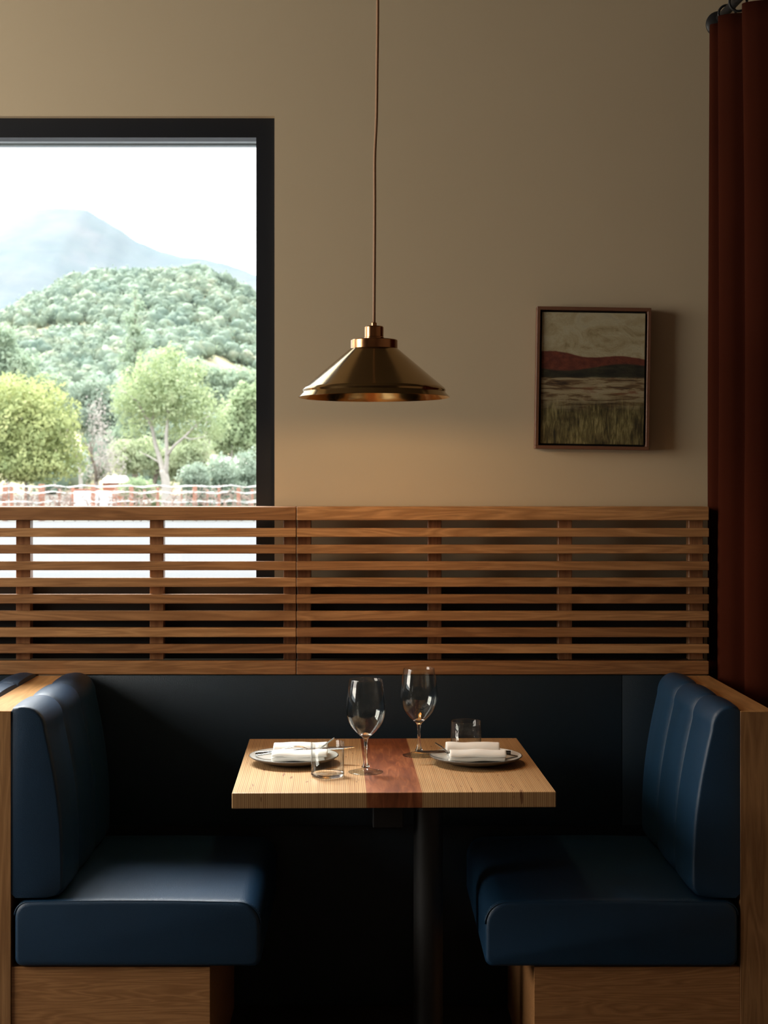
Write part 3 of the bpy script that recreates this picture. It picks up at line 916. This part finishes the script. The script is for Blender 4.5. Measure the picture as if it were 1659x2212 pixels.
for j in range(NZ + 1):
    z = 0.015 + (2.722 - 0.015) * j / NZ
    row = []
    for i, p in enumerate(pp):
        s = (2.722 - z)
        u = i / len(pp)
        dx = 0.0045 * noise.noise(Vector((u * 7, z * 1.3, 2))) * min(1, s * 2) - 0.0046 * s * (1 - u * 2 if u < 0.5 else 0)
        dx += 0.020 * min(1, s / 0.5) * u
        dy = 0.010 * noise.noise(Vector((u * 6, z * 0.9, 9))) * min(1, s * 2)
        if i < 4: dy = 0
        zz = z
        row.append(bm.verts.new((p.x + dx - 1.03, min(p.y + dy, 4.285) - 4.15, zz)))
    rows.append(row)
for a, b_ in zip(rows, rows[1:]):
    for i in range(len(pp) - 1): bm.faces.new((a[i], a[i + 1], b_[i + 1], b_[i]))
o = link_mesh('curtain_cloth', bm, vel, cur, smooth=True)
md = o.modifiers.new('thick', 'SOLIDIFY'); md.thickness = 0.003; md.offset = 0
rodt = thing('curtain_rod', 'black curtain rod with round wall flange above the rust curtain', 'curtain rod', (1.005, 4.27, 2.755))
bm = bmesh.new(); add_tube(bm, [(0, 0.025, 0), (0.012, -0.17, 0.0), (0.12, -0.45, 0), (0.35, -0.85, 0)], 0.012, 16)
link_mesh('rod', bm, black, rodt, smooth=True)
bm = bmesh.new()
add_lathe(bm, [(0, 0), (0.036, 0), (0.036, 0.006), (0.030, 0.012), (0.014, 0.016), (0, 0.016)], 40)
bmesh.ops.rotate(bm, verts=bm.verts, cent=(0, 0, 0), matrix=Matrix.Rotation(PI / 2, 3, 'X'))
o = link_mesh('wall_flange', bm, black, rodt, angle=0.6); o.location = (-0.001, 0.0295, -0.014)
ring_src = None
for i, (dx, dy) in enumerate(((0.004, -0.055), (0.010, -0.155))):
    if ring_src is None:
        bm = bmesh.new()
        pts = [(0.024 * math.cos(a), 0, 0.024 * math.sin(a)) for a in [2 * PI * q / 32 for q in range(33)]]
        add_tube(bm, pts, 0.0035, 8, caps=False)
        o = ring_src = link_mesh('curtain_ring', bm, black, None, smooth=True)
    else:
        o = ring_src.copy(); COL.objects.link(o)
    o.location = (1.005 + dx, 4.27 + dy, 2.755 - 0.010)
    tag(o, ('black curtain ring closest to the round wall flange', 'black curtain ring second from the wall, cut by the top edge')[i], 'curtain ring', 'rings along the curtain rod')

# ------------------------------------------------------------------ outdoors
gravel = plain('pale_gravel', (0.053, 0.056, 0.062), 0.9, var=0.04)
field_m = plain('dry_grass_field', (0.060, 0.055, 0.040), 0.9, var=0.4)
bm = bmesh.new(); add_box(bm, -60, 60, D_WALL + T + 0.01, 63, -0.30, -0.05)
structure(link_mesh('ground', bm, gravel))
bm = bmesh.new(); add_box(bm, -500, 400, 63, 420, -0.30, -0.06)
structure(link_mesh('ground', bm, field_m))

def foliage(name, c1, c2, c3=None, sc=1.0):
    m, nt, b = new_mat(name)
    v = coords(nt)
    stops = [(0.30, c1), (0.55, c2), (0.75, c3 or c2)]
    f = noise_(nt, v, sc, 4, 0.7)
    nt.links.new(ramp(nt, f, stops), b.inputs['Base Color'])
    b.inputs['Roughness'].default_value = 0.8
    b.inputs['Specular IOR Level'].default_value = 0.2
    tl = nt.nodes.new('ShaderNodeBsdfTranslucent'); ms = nt.nodes.new('ShaderNodeMixShader'); ms.inputs[0].default_value = 0.3
    nt.links.new(b.inputs['Base Color'].links[0].from_socket, tl.inputs['Color'])
    nt.links.new(b.outputs[0], ms.inputs[1]); nt.links.new(tl.outputs[0], ms.inputs[2])
    nt.links.new(ms.outputs[0], nt.nodes['Material Output'].inputs['Surface'])
    return m
LIFT = {}
def ridge_z(prof, px):
    for (a, ya), (b_, yb) in zip(prof, prof[1:]):
        if a <= px <= b_: 
            t = (px - a) / (b_ - a); t = t * t * (3 - 2 * t) * 0.5 + t * 0.5
            return ya + (yb - ya) * t + LIFT.get(id(prof), 0)
    return prof[0][1] if px < prof[0][0] else prof[-1][1]

# far mountain
MD = 2300.0
mprof = [(-900, 720), (-500, 600), (-250, 540), (-60, 490), (0, 471), (55, 458), (80, 453), (118, 448), (150, 447.5), (185, 450), (215, 467), (250, 487), (300, 520), (350, 540), (400, 552), (440, 556), (480, 567), (520, 581), (556, 596), (640, 640), (800, 700), (1200, 800)]
mm, mnt, mb = new_mat('bare_mountain')
v = coords(mnt)
f = noise_(mnt, v, 0.006, 8, 0.7); f2 = noise_(mnt, v, 0.03, 5, 0.7)
cA = ramp(mnt, f, [(0.38, (0.058, 0.080, 0.100)), (0.5, (0.086, 0.099, 0.118)), (0.62, (0.118, 0.116, 0.130))])
cA = mix(mnt, math_(mnt, 'MULTIPLY', f2, 0.5), cA, (0.10, 0.14, 0.12))
mnt.links.new(cA, mb.inputs['Base Color']); mb.inputs['Roughness'].default_value = 0.95; mb.inputs['Specular IOR Level'].default_value = 0.1
bm = bmesh.new(); rows = []
NX, NY = 170, 40
for j in range(NY + 1):
    s = j / NY
    d = MD - 900 + 1300 * s
    row = []
    for i in range(NX + 1):
        px = -900 + 2100 * i / NX
        X = (px - VX) / F * MD
        crest = HC - (ridge_z(mprof, px) - VY) / F * MD
        tt = min(1, (d - (MD - 900)) / 900.0) if d <= MD else 1 - (d - MD) / 400 * 0.6
        shape = (tt ** 1.15)
        n_ = noise.fractal(Vector((X * 0.0035, d * 0.0035, 0.3)), 0.9, 2.0, 6)
        n2 = noise.ridged_multi_fractal(Vector((X * 0.0022, d * 0.0016, 5.3)), 0.9, 2.0, 5, 1.0, 2.0) - 1
        z = crest * shape * 1.02 + (n_ * 16 + n2 * 24) * math.sin(PI * min(1, tt)) + (n_ * 3 if tt > 0.95 else 0)
        row.append(bm.verts.new((X, d, z - 2)))
    rows.append(row)
for a, b_ in zip(rows, rows[1:]):
    for i in range(NX): bm.faces.new((a[i], a[i + 1], b_[i + 1], b_[i]))
structure(link_mesh('mountain', bm, mm, smooth=True))

# forested hill
HD = 560.0
hprof = [(-700, 760), (-300, 730), (-100, 705), (0, 690), (60, 655), (110, 628), (160, 604), (205, 594), (250, 590), (300, 592), (350, 586), (400, 582), (440, 588), (480, 600), (525, 622), (560, 650), (700, 720), (1000, 820)]
LIFT[id(hprof)] = 12
def hill_h(X, d):
    px = X / HD * F + VX
    crest = HC - (ridge_z(hprof, px) - VY) / F * HD
    tt = (d - 260) / (HD - 260)
    if tt < 0: return -0.4
    s_ = (d / HD) * tt ** 0.75 if tt <= 1 else max(0, 1 - (tt - 1) * 1.4)
    return crest * s_ + 3.0 * noise.fractal(Vector((X * 0.02, d * 0.02, 8)), 0.9, 2, 3) * min(1, tt * 3) * (1 - min(1, tt) * 0.8)
hill_m = plain('hill_meadow', (0.30, 0.27, 0.15), 0.9, var=0.25)
bm = bmesh.new(); rows = []
for j in range(31):
    d = 255 + 480 * j / 30; row = []
    for i in range(91):
        X = -310 + 400 * i / 90
        row.append(bm.verts.new((X, d, hill_h(X, d) - 1.0)))
    rows.append(row)
for a, b_ in zip(rows, rows[1:]):
    for i in range(90): bm.faces.new((a[i], a[i + 1], b_[i + 1], b_[i]))
structure(link_mesh('hill', bm, hill_m, smooth=True))

def unit_blob(sub):
    bm_ = bmesh.new(); bmesh.ops.create_icosphere(bm_, subdivisions=sub, radius=1)
    bm_.verts.ensure_lookup_table()
    vs = [v.co.copy() for v in bm_.verts]; fs = [[v.index for v in f.verts] for f in bm_.faces]
    bm_.free(); return vs, fs
B3 = unit_blob(2)
def blobs_mesh(name, items, m, amp=0.28, freq=1.6):
    V, Fc = [], []
    vs, fs = B3
    for q, (c, rx, rz_) in enumerate(items):
        o0 = len(V)
        for v in vs:
            n_ = 1 + amp * noise.fractal(v * freq + Vector((q * 3.1, q * 1.7, 0)), 0.6, 2.1, 3)
            V.append((c[0] + v.x * rx * n_, c[1] + v.y * rx * n_, c[2] + v.z * rz_ * n_))
        Fc.extend([[a + o0 for a in f] for f in fs])
    me = bpy.data.meshes.new(name); me.from_pydata(V, [], Fc); me.materials.append(m)
    for p in me.polygons: p.use_smooth = True
    o = bpy.data.objects.new(name, me); COL.objects.link(o); return o
forest_m = foliage('hill_forest', (0.14, 0.205, 0.165), (0.22, 0.275, 0.20), (0.33, 0.32, 0.22), 0.09)
items = []
rr = random.Random(3)
tries = 0
while len(items) < 1500 and tries < 20000:
    tries += 1
    px = rr.uniform(-60, 575); d = 262 + (HD + 8 - 262) * rr.random() ** 0.75
    X = (px - VX) / F * d
    if noise.noise(Vector((X * 0.018, d * 0.018, 4))) < -0.24 and d < 520: continue
    r_ = rr.uniform(1.3, 3.2)
    items.append(((X, d, hill_h(X, d) + r_ * 0.45), r_, r_ * rr.uniform(0.8, 1.15)))
for i in range(46):   # crest line
    px = -60 + i * 14 + rr.uniform(-6, 6); X = (px - VX) / F * HD; r_ = rr.uniform(2.0, 3.8)
    items.append(((X, HD, hill_h(X, HD) + r_ * 0.3), r_, r_))
fo = blobs_mesh('forest', items, forest_m, 0.34, 1.9)
hv = [v.co.copy() for v in fo.data.vertices]; hn_ = [v.normal.copy() for v in fo.data.vertices]
LV, LF = [], []
for _ in range(70000):
    q = rr.randrange(len(hv)); n0 = hn_[q]
    if n0.y > 0.35: continue
    p = hv[q] + n0 * rr.uniform(0, 0.7) + Vector((rr.uniform(-.5, .5), rr.uniform(-.5, .5), rr.uniform(-.5, .5)))
    nn_ = (n0 + Vector((rr.uniform(-1, 1), rr.uniform(-1, 1), rr.uniform(-1, 1))) * 0.9).normalized()
    a = nn_.orthogonal().normalized(); a = Matrix.Rotation(rr.uniform(0, 6.28), 3, nn_) @ a; b_ = nn_.cross(a); s_ = rr.uniform(0.35, 0.85)
    k0 = len(LV); LV += [p - a * s_, p - b_ * s_ * 0.6, p + a * s_, p + b_ * s_ * 0.6]; LF.append((k0, k0 + 1, k0 + 2, k0 + 3))
me0 = fo.data
me1 = bpy.data.meshes.new('forest')
base_v = [tuple(v) for v in hv]; base_f = [tuple(p.vertices) for p in me0.polygons]
me1.from_pydata(base_v + [tuple(v) for v in LV], [], base_f + [tuple(i + len(base_v) for i in f) for f in LF])
me1.materials.append(forest_m)
for p in me1.polygons: p.use_smooth = True
fo.data = me1; bpy.data.meshes.remove(me0)
tag(fo, 'dense woodland covering the rounded hill below the mountain', 'woodland', kind='stuff')

# --- leafy trees
def leaf_cloud(name, ells, n, size, m, parent, seed, shell=0.55):
    r = random.Random(seed); V, Fc = [], []
    tot = sum(e[1] * e[1] * e[2] for e in ells)
    for c, rx, rz_ in ells:
        k_ = int(n * rx * rx * rz_ / tot) + 1
        for _ in range(k_):
            v = Vector((r.gauss(0, 1), r.gauss(0, 1), r.gauss(0, 1))).normalized()
            rad = (r.random() ** (1 - shell)) 
            rad *= 1 + 0.50 * noise.noise(v * 2.6 + Vector((seed, c[0], c[2])))
            p = Vector((c[0] + v.x * rx * rad, c[1] + v.y * rx * rad, c[2] + v.z * rz_ * rad))
            nrm = (v + Vector((r.uniform(-1, 1), r.uniform(-1, 1), r.uniform(-0.6, 1)))).normalized()
            a = nrm.orthogonal().normalized(); a = Matrix.Rotation(r.uniform(0, 6.28), 3, nrm) @ a; b_ = nrm.cross(a)
            s_ = size * r.uniform(0.6, 1.4)
            o0 = len(V)
            V += [p - a * s_, p - b_ * s_ * 0.45 + nrm * s_ * 0.12, p + a * s_, p + b_ * s_ * 0.45 + nrm * s_ * 0.12]
            Fc.append((o0, o0 + 1, o0 + 2, o0 + 3))
    me = bpy.data.meshes.new(name); me.from_pydata([tuple(v) for v in V], [], Fc); me.materials.append(m)
    o = bpy.data.objects.new(name, me); COL.objects.link(o); o.parent = parent; return o
bark = plain('pale_bark', (0.46, 0.42, 0.38), 0.9, var=0.2)
bark_d = plain('grey_bark', (0.22, 0.18, 0.15), 0.9, var=0.2)
def branches(bm, start, direction, length, rad, depth, r, spread=0.6):
    pts = [start]; d = direction.normalized(); p = start
    for i in range(4):
        d = (d + Vector((r.uniform(-1, 1), r.uniform(-1, 1), r.uniform(-0.2, 0.6))) * 0.16).normalized()
        p = p + d * length / 4; pts.append(p)
    add_tube(bm, pts, [rad * (1 - 0.12 * i) for i in range(5)], 6)
    if depth > 0:
        for k_ in range(r.choice((2, 3))):
            s_ = pts[r.choice((2, 3, 4))]
            nd = (d + Vector((r.uniform(-1, 1), r.uniform(-1, 1), r.uniform(-0.3, 0.8))) * spread).normalized()
            branches(bm, s_, nd, length * 0.68, rad * 0.55, depth - 1, r, spread)
def tree(label, px, d, crown_px, n, size, fm, seed, name='tree', group=None, bm_=None, trunk=True, depth=2, tr=0.16, shell=0.6):
    """crown_px: list of (px, py, half width px, half height px, extra depth m)"""
    X = (px - VX) / F * d
    t = thing(name, label, 'tree', (X, d, -0.06), group)
    ells = []
    for (a, b_, hw_, hh, e) in crown_px:
        c = P(a, b_, d) - Vector((X, 0, -0.06)); ells.append(((c.x, e, c.z), hw_ / F * d, hh / F * d))
    leaf_cloud('crown', ells, n, size, fm, t, seed, shell)
    if trunk:
        bm = bmesh.new(); r = random.Random(seed)
        zc = min(e[0][2] for e in ells)
        branches(bm, Vector((0, 0, 0)), Vector((0, 0, 1)), max(1.5, zc * 0.7), tr, depth, r)
        link_mesh('trunk', bm, bm_ or bark, t, smooth=True)
    return t
g_yel = foliage('yellow_green_leaves', (0.24, 0.30, 0.14), (0.44, 0.48, 0.22), (0.60, 0.58, 0.30), 0.9)
g_mid = foliage('mid_green_leaves', (0.26, 0.34, 0.20), (0.40, 0.48, 0.29), (0.55, 0.58, 0.39), 0.8)
g_pale = foliage('pale_olive_leaves', (0.24, 0.30, 0.18), (0.42, 0.47, 0.30), (0.60, 0.61, 0.42), 0.8)
g_grey = foliage('grey_green_leaves', (0.22, 0.29, 0.23), (0.36, 0.43, 0.34), (0.52, 0.57, 0.46), 0.8)
g_con = foliage('conifer_needles', (0.27, 0.36, 0.27), (0.39, 0.47, 0.34), (0.52, 0.57, 0.40), 0.8)
twig = foliage('bare_twigs', (0.32, 0.29, 0.27), (0.46, 0.42, 0.39), (0.58, 0.54, 0.50), 0.8)

tree('broad rounded yellow-green tree at the left edge of the window', 60, 75, [(40, 940, 120, 105, 0), (-60, 920, 130, 120, 0.6), (120, 930, 62, 80, -0.6), (60, 860, 80, 55, 0), (150, 985, 50, 52, -0.5), (95, 1010, 90, 36, -1.0), (10, 1005, 90, 36, -0.9)], 26000, 0.115, g_yel, 11, depth=1)
# pale-trunked tree with an open crown
def white_trunk_tree():
    d = 70.0; X = P(357, 0, d).x
    t = thing('tree', 'open-crowned tree with a forked pale trunk in the middle of the window', 'tree', (X, d, -0.06))
    def q(px, py, e=0.0): v = P(px, py, d); return Vector((v.x - X, e, v.z + 0.06))
    bm = bmesh.new()
    add_tube(bm, smooth_path([q(359, 1117), q(359, 1075), q(358, 1040), q(352, 1015)], 3), [0.25 - 0.008 * i for i in range(10)], 10)
    def br(pts, r0, r1): 
        s_ = smooth_path(pts, 3); add_tube(bm, s_, [r0 + (r1 - r0) * i / (len(s_) - 1) for i in range(len(s_))], 7)
    br([q(354, 1030), q(345, 995, 0.2), q(334, 960, 0.3), q(326, 920, 0.2), q(312, 895, 0), q(298, 868, -0.2)], 0.13, 0.05)
    br([q(326, 920, 0.2), q(330, 880, 0.4), q(322, 840, 0.5)], 0.07, 0.03)
    br([q(357, 1030), q(362, 985, -0.2), q(361, 940, -0.3), q(364, 890, -0.2), q(358, 830, 0)], 0.12, 0.04)
    br([q(362, 985, -0.2), q(378, 965, -0.5), q(402, 945, -0.7), q(430, 918, -0.8), q(455, 900, -0.8)], 0.08, 0.03)
    br([q(363, 900, -0.2), q(380, 865, 0.3), q(400, 830, 0.5)], 0.06, 0.02)
    br([q(345, 1000, .2), q(318, 985, .5), q(296, 975, .8)], 0.04, 0.02)
    br([q(402, 945, -0.7), q(420, 950, -1.0), q(448, 945, -1.2)], 0.04, 0.02)
    br([q(298, 868, -0.2), q(275, 850, -0.4), q(258, 846, -0.4)], 0.05, 0.02)
    link_mesh('trunk', bm, bark, t, smooth=True)
    ells = []
    for (a, b_, hw_, hh, e) in ((350, 800, 62, 50, 0), (300, 850, 62, 60, 0.3), (390, 850, 62, 66, -0.3), (440, 890, 50, 58, -0.5), (350, 880, 70, 50, 0.4), (285, 925, 34, 32, 0.6), (470, 930, 34, 34, -0.6), (395, 935, 46, 34, 0.5), (310, 965, 22, 18, 0.9), (372, 762, 32, 24, 0), (425, 800, 26, 30, 0), (265, 880, 28, 34, 0)):
        c = q(a, b_, e); ells.append(((c.x, c.y, c.z), hw_ / F * d, hh / F * d))
    leaf_cloud('crown', ells, 8200, 0.10, g_mid2, t, 5, 0.62)
g_mid2 = foliage('fresh_green_leaves', (0.29, 0.37, 0.20), (0.43, 0.50, 0.29), (0.62, 0.63, 0.40), 1.4)
white_trunk_tree()
# conifer
t = thing('conifer', 'tall slender conifer behind the open-crowned tree', 'tree', (P(292, 0, 130).x, 130, -0.06))
ells = []
for i in range(13):
    u = i / 12; y_ = 632 + 330 * u
    c = P(292 + 9 * math.sin(i * 2.1), y_, 130); ells.append(((c.x - t.location.x, 0, c.z), (8 + 52 * u ** 0.8) / F * 130, 17 / F * 130))
leaf_cloud('crown', ells, 8000, 0.20, g_con, t, 8, 0.5)
bm = bmesh.new(); add_tube(bm, [(0, 0, 0), (0, 0, 8), (0, 0, P(0, 640, 130).z)], [0.3, 0.2, 0.03], 8); link_mesh('trunk', bm, bark_d, t, smooth=True)

tree('greyish bare-twigged tree beside the rounded yellow-green tree', 214, 88, [(212, 900, 26, 52, 0), (220, 960, 32, 50, 0), (235, 1000, 38, 44, 0), (196, 1010, 22, 40, 0)], 1500, 0.08, twig, 21, bm_=bark_d, depth=4, tr=0.2)
tree('leafy green tree at the right side of the window, above the low roof', 520, 105, [(505, 930, 46, 62, 0), (545, 900, 52, 72, 0.6), (478, 955, 28, 34, 0), (560, 960, 46, 40, 0), (530, 858, 34, 32, 0)], 15000, 0.14, g_mid, 31, depth=1)
tree('pale green trees filling the gap behind the forked trunk', 330, 98, [(310, 985, 46, 42, 0), (270, 990, 40, 40, 0), (370, 1000, 50, 40, 0.7), (420, 985, 40, 40, 0)], 11000, 0.12, g_pale, 41, bm_=bark_d, depth=1)
tree('soft green tree above the rounded yellow-green tree at far left', 20, 170, [(30, 800, 52, 48, 0), (-30, 770, 60, 66, 1), (80, 840, 46, 36, 0), (10, 730, 30, 30, 0), (120, 830, 30, 26, 0)], 13000, 0.24, g_con, 51, depth=1, tr=0.3)
tree('pale tree between the conifer and the left trees', 175, 190, [(160, 860, 44, 34, 0), (205, 850, 40, 40, 0), (240, 880, 40, 40, 0), (190, 900, 60, 40, 0), (250, 930, 40, 40, 0)], 12000, 0.24, g_grey, 61, depth=1, tr=0.3)
tree('blue-green tree to the right of the conifer on the lower slope', 440, 230, [(420, 800, 34, 26, 0), (460, 815, 40, 28, 0), (510, 820, 44, 30, 0), (550, 830, 40, 34, 0), (470, 860, 60, 30, 0)], 10000, 0.28, g_con, 71, depth=1, tr=0.3)
# grey-green shrubs
for i, (px, py, hw_, hh, d, lb_) in enumerate(((420, 1035, 36, 34, 80, 'rounded grey-green shrub just right of the pale trunk'), (475, 1025, 44, 40, 82, 'largest grey-green shrub, in front of the low building'), (535, 1020, 40, 44, 84, 'grey-green shrub touching the right window frame'), (300, 1058, 40, 26, 84, 'low green shrub just left of the pale trunk'))):
    c = P(px, py, d); X = c.x
    o = leaf_cloud('shrub', [((0, 0, c.z + 0.06), hw_ / F * d, hh / F * d), ((0.3, 0.2, (c.z + 0.06) * 0.5), hw_ / F * d, hh / F * d * 0.9)], 6000, 0.09, g_grey if i < 3 else g_mid, None, 81 + i, 0.6)
    o.location = (X, d, -0.06); tag(o, lb_, 'shrub', 'shrubs behind the vineyard')

# low building behind the shrubs
bt = thing('building', 'low beige building behind the shrubs on the right of the window', 'building', (P(505, 0, 112).x, 112, -0.06))
ow = P(505, 0, 112).x
beige = plain('beige_stucco', (0.62, 0.46, 0.36), 0.85, var=0.05)
roofm = plain('pale_roof', (0.66, 0.60, 0.55), 0.8, var=0.06)
xa, xb = P(456, 0, 112).x - ow, P(640, 0, 112).x - ow
zr0, zr1 = P(0, 1015, 112).z, P(0, 981, 112).z
bm = bmesh.new(); add_box(bm, xa + 0.4, xb - 0.4, 0, 6, 0, zr0 + 0.06); link_mesh('wall', bm, beige, bt)
bm = bmesh.new()
vs = [bm.verts.new(c) for c in ((xa, -0.4, zr0), (xb, -0.4, zr0), (xb, 6.4, zr0), (xa, 6.4, zr0), (xa + 0.6, 3, zr1), (xb - 0.6, 3, zr1))]
for f_ in ((0, 1, 5, 4), (2, 3, 4, 5), (0, 4, 3), (1, 2, 5), (0, 3, 2, 1)): bm.faces.new([vs[i] for i in f_])
link_mesh('roof', bm, roofm, bt)
# small shed
bt = thing('shed', 'tiny shed with a pale roof between the two left trees', 'shed', (P(246, 0, 95).x, 95, -0.06))
redm = plain('brick_red', (0.42, 0.16, 0.10), 0.8)
bm = bmesh.new(); add_box(bm, -0.7, 0.7, 0, 2, 0, 1.75); link_mesh('wall', bm, redm, bt)
bm = bmesh.new(); vs = [bm.verts.new(c) for c in ((-0.9, -0.2, 1.7), (0.9, -0.2, 1.7), (0.9, 2.2, 1.7), (-0.9, 2.2, 1.7), (-0.6, 1, 2.15), (0.6, 1, 2.15))]
for f_ in ((0, 1, 5, 4), (2, 3, 4, 5), (0, 4, 3), (1, 2, 5), (0, 3, 2, 1)): bm.faces.new([vs[i] for i in f_])
link_mesh('roof', bm, roofm, bt)

# vineyard
post_m = plain('rusty_stake', (0.40, 0.19, 0.13), 0.8)
post_src = {}
vin = [(11, 1046, 65, 0.10), (25, 1050, 68, 0.07), (90, 1046, 65, 0.115), (157, 1052, 68, 0.07), (201, 1046, 66, 0.085), (284, 1050, 67, 0.085), (341, 1053, 70, 0.06), (421, 1048, 66, 0.09), (473, 1052, 69, 0.06), (515, 1054, 68, 0.08), (55, 1056, 74, 0.06), (128, 1056, 74, 0.06), (251, 1058, 76, 0.05), (312, 1058, 76, 0.05), (392, 1058, 76, 0.05), (448, 1058, 76, 0.05), (545, 1056, 74, 0.06), ]
vin.sort()
ORD = 'first second third fourth fifth sixth seventh eighth ninth tenth eleventh twelfth thirteenth fourteenth fifteenth sixteenth last'.split()
for vi, (px, py, d, wd) in enumerate(vin):
    if wd not in post_src:
        bm = bmesh.new(); add_box(bm, -wd, wd, -wd, wd, 0, 1.62, 0.01, 1)
        o = link_mesh('vineyard_post', bm, post_m); post_src[wd] = o
    else:
        o = post_src[wd].copy(); COL.objects.link(o)
    c = P(px, py, d); o.location = (c.x, d, -0.06); o.scale = (1, 1, (c.z + 0.06) / 1.62)
    tag(o, '%s rusty stake from the left in the bare vineyard, %s one' % (ORD[vi], 'a thick' if wd > 0.075 else 'a thin') if vi < 16 else 'rusty stake nearest the right window frame in the bare vineyard', 'post', 'vineyard stakes')
vine_m = plain('bare_vines', (0.36, 0.26, 0.22), 0.9, var=0.25)
wire_m = plain('galvanised_wire', (0.55, 0.55, 0.55), 0.5, 0.3)
for row_i, (d, lb_) in enumerate(((64.5, 'bare grapevines in the vineyard row nearest the window'), (71.0, 'bare grapevines in the vineyard row behind the first'))):
    bm = bmesh.new(); r = random.Random(row_i + 5)
    x = P(-60, 0, d).x; xe = P(580, 0, d).x
    while x < xe:
        x += r.uniform(0.30, 0.55)
        p = Vector((x, d + r.uniform(-0.3, 0.3), -0.06)); pts = [p]
        for i in range(4):
            p = p + Vector((r.uniform(-0.12, 0.12), r.uniform(-0.05, 0.05), 0.22)); pts.append(p)
        add_tube(bm, pts, 0.035, 5)
        for s_ in range(5):
            q0 = pts[r.choice((2, 3, 4))]; pts2 = [q0]; q1 = q0
            for i in range(4):
                q1 = q1 + Vector((r.uniform(-0.25, 0.25), r.uniform(-0.1, 0.1), r.uniform(-0.02, 0.26))); pts2.append(q1)
            add_tube(bm, pts2, 0.016, 4)
    o = link_mesh('grapevines', bm, vine_m, smooth=True); tag(o, lb_, 'grapevines', kind='stuff')
    for zz in (0.75, 1.15, 1.42):
        bm = bmesh.new()
        X0, X1 = P(-60, 0, d).x, P(580, 0, d).x
        pts = [(X0 + (X1 - X0) * i / 40, d - 0.05, zz + 0.05 * math.sin(i * 1.3 + row_i) * (1 if i % 2 else 0.4)) for i in range(41)]
        add_tube(bm, pts, 0.014, 4)
        o = link_mesh('trellis_wire', bm, wire_m); tag(o, {0.75: 'lowest', 1.15: 'middle', 1.42: 'highest'}[zz] + ' wire of the ' + ('nearest' if row_i == 0 else 'second') + ' vineyard row', 'wire', 'vineyard wires')
# white trailer parked in the vines
wt = plain('white_paint', (0.85, 0.86, 0.88), 0.4, var=0.03)
tr = thing('utility_trailer', 'small white trailer parked among the vines left of the pale trunk', 'trailer', (P(202, 0, 67.5).x, 67.5, -0.06))
hwid = 38 / F * 67.5
bm = bmesh.new(); add_box(bm, -hwid, hwid * 0.35, -0.5, 0.5, 0.35, 1.30, 0.05, 2); link_mesh('cargo_box', bm, wt, tr)
bm = bmesh.new(); add_box(bm, hwid * 0.40, hwid, -0.5, 0.5, 0.35, 1.26, 0.18, 4); link_mesh('cab', bm, wt, tr)
bm = bmesh.new(); add_box(bm, -hwid, hwid * 0.35, -0.52, 0.52, 1.30, 1.36); link_mesh('roof_edge', bm, redm, tr)
for sx in (-0.5, 0.55):
    bm = bmesh.new(); add_lathe(bm, [(0, -0.06), (0.2, -0.06), (0.22, 0), (0.2, 0.06), (0, 0.06)], 20)
    bmesh.ops.rotate(bm, verts=bm.verts, cent=(0, 0, 0), matrix=Matrix.Rotation(PI / 2, 3, 'X'))
    o = link_mesh('wheel', bm, black, tr, angle=0.6); o.location = (sx, -0.5, 0.22)

# haze over the valley
HAZE = True
if HAZE:
    hm = bpy.data.materials.new('valley_haze'); hm.use_nodes = True
    hn = hm.node_tree; hn.nodes.clear()
    vo = hn.nodes.new('ShaderNodeVolumeScatter'); ou = hn.nodes.new('ShaderNodeOutputMaterial')
    vo.inputs['Color'].default_value = (0.22, 0.25, 0.30, 1); vo.inputs['Density'].default_value = 0.00013; vo.inputs['Anisotropy'].default_value = 0.0
    hn.links.new(vo.outputs[0], ou.inputs['Volume'])
    bm = bmesh.new(); add_box(bm, -1800, 1200, 110, 2900, -50, 620)
    o = link_mesh('haze', bm, hm); structure(o)
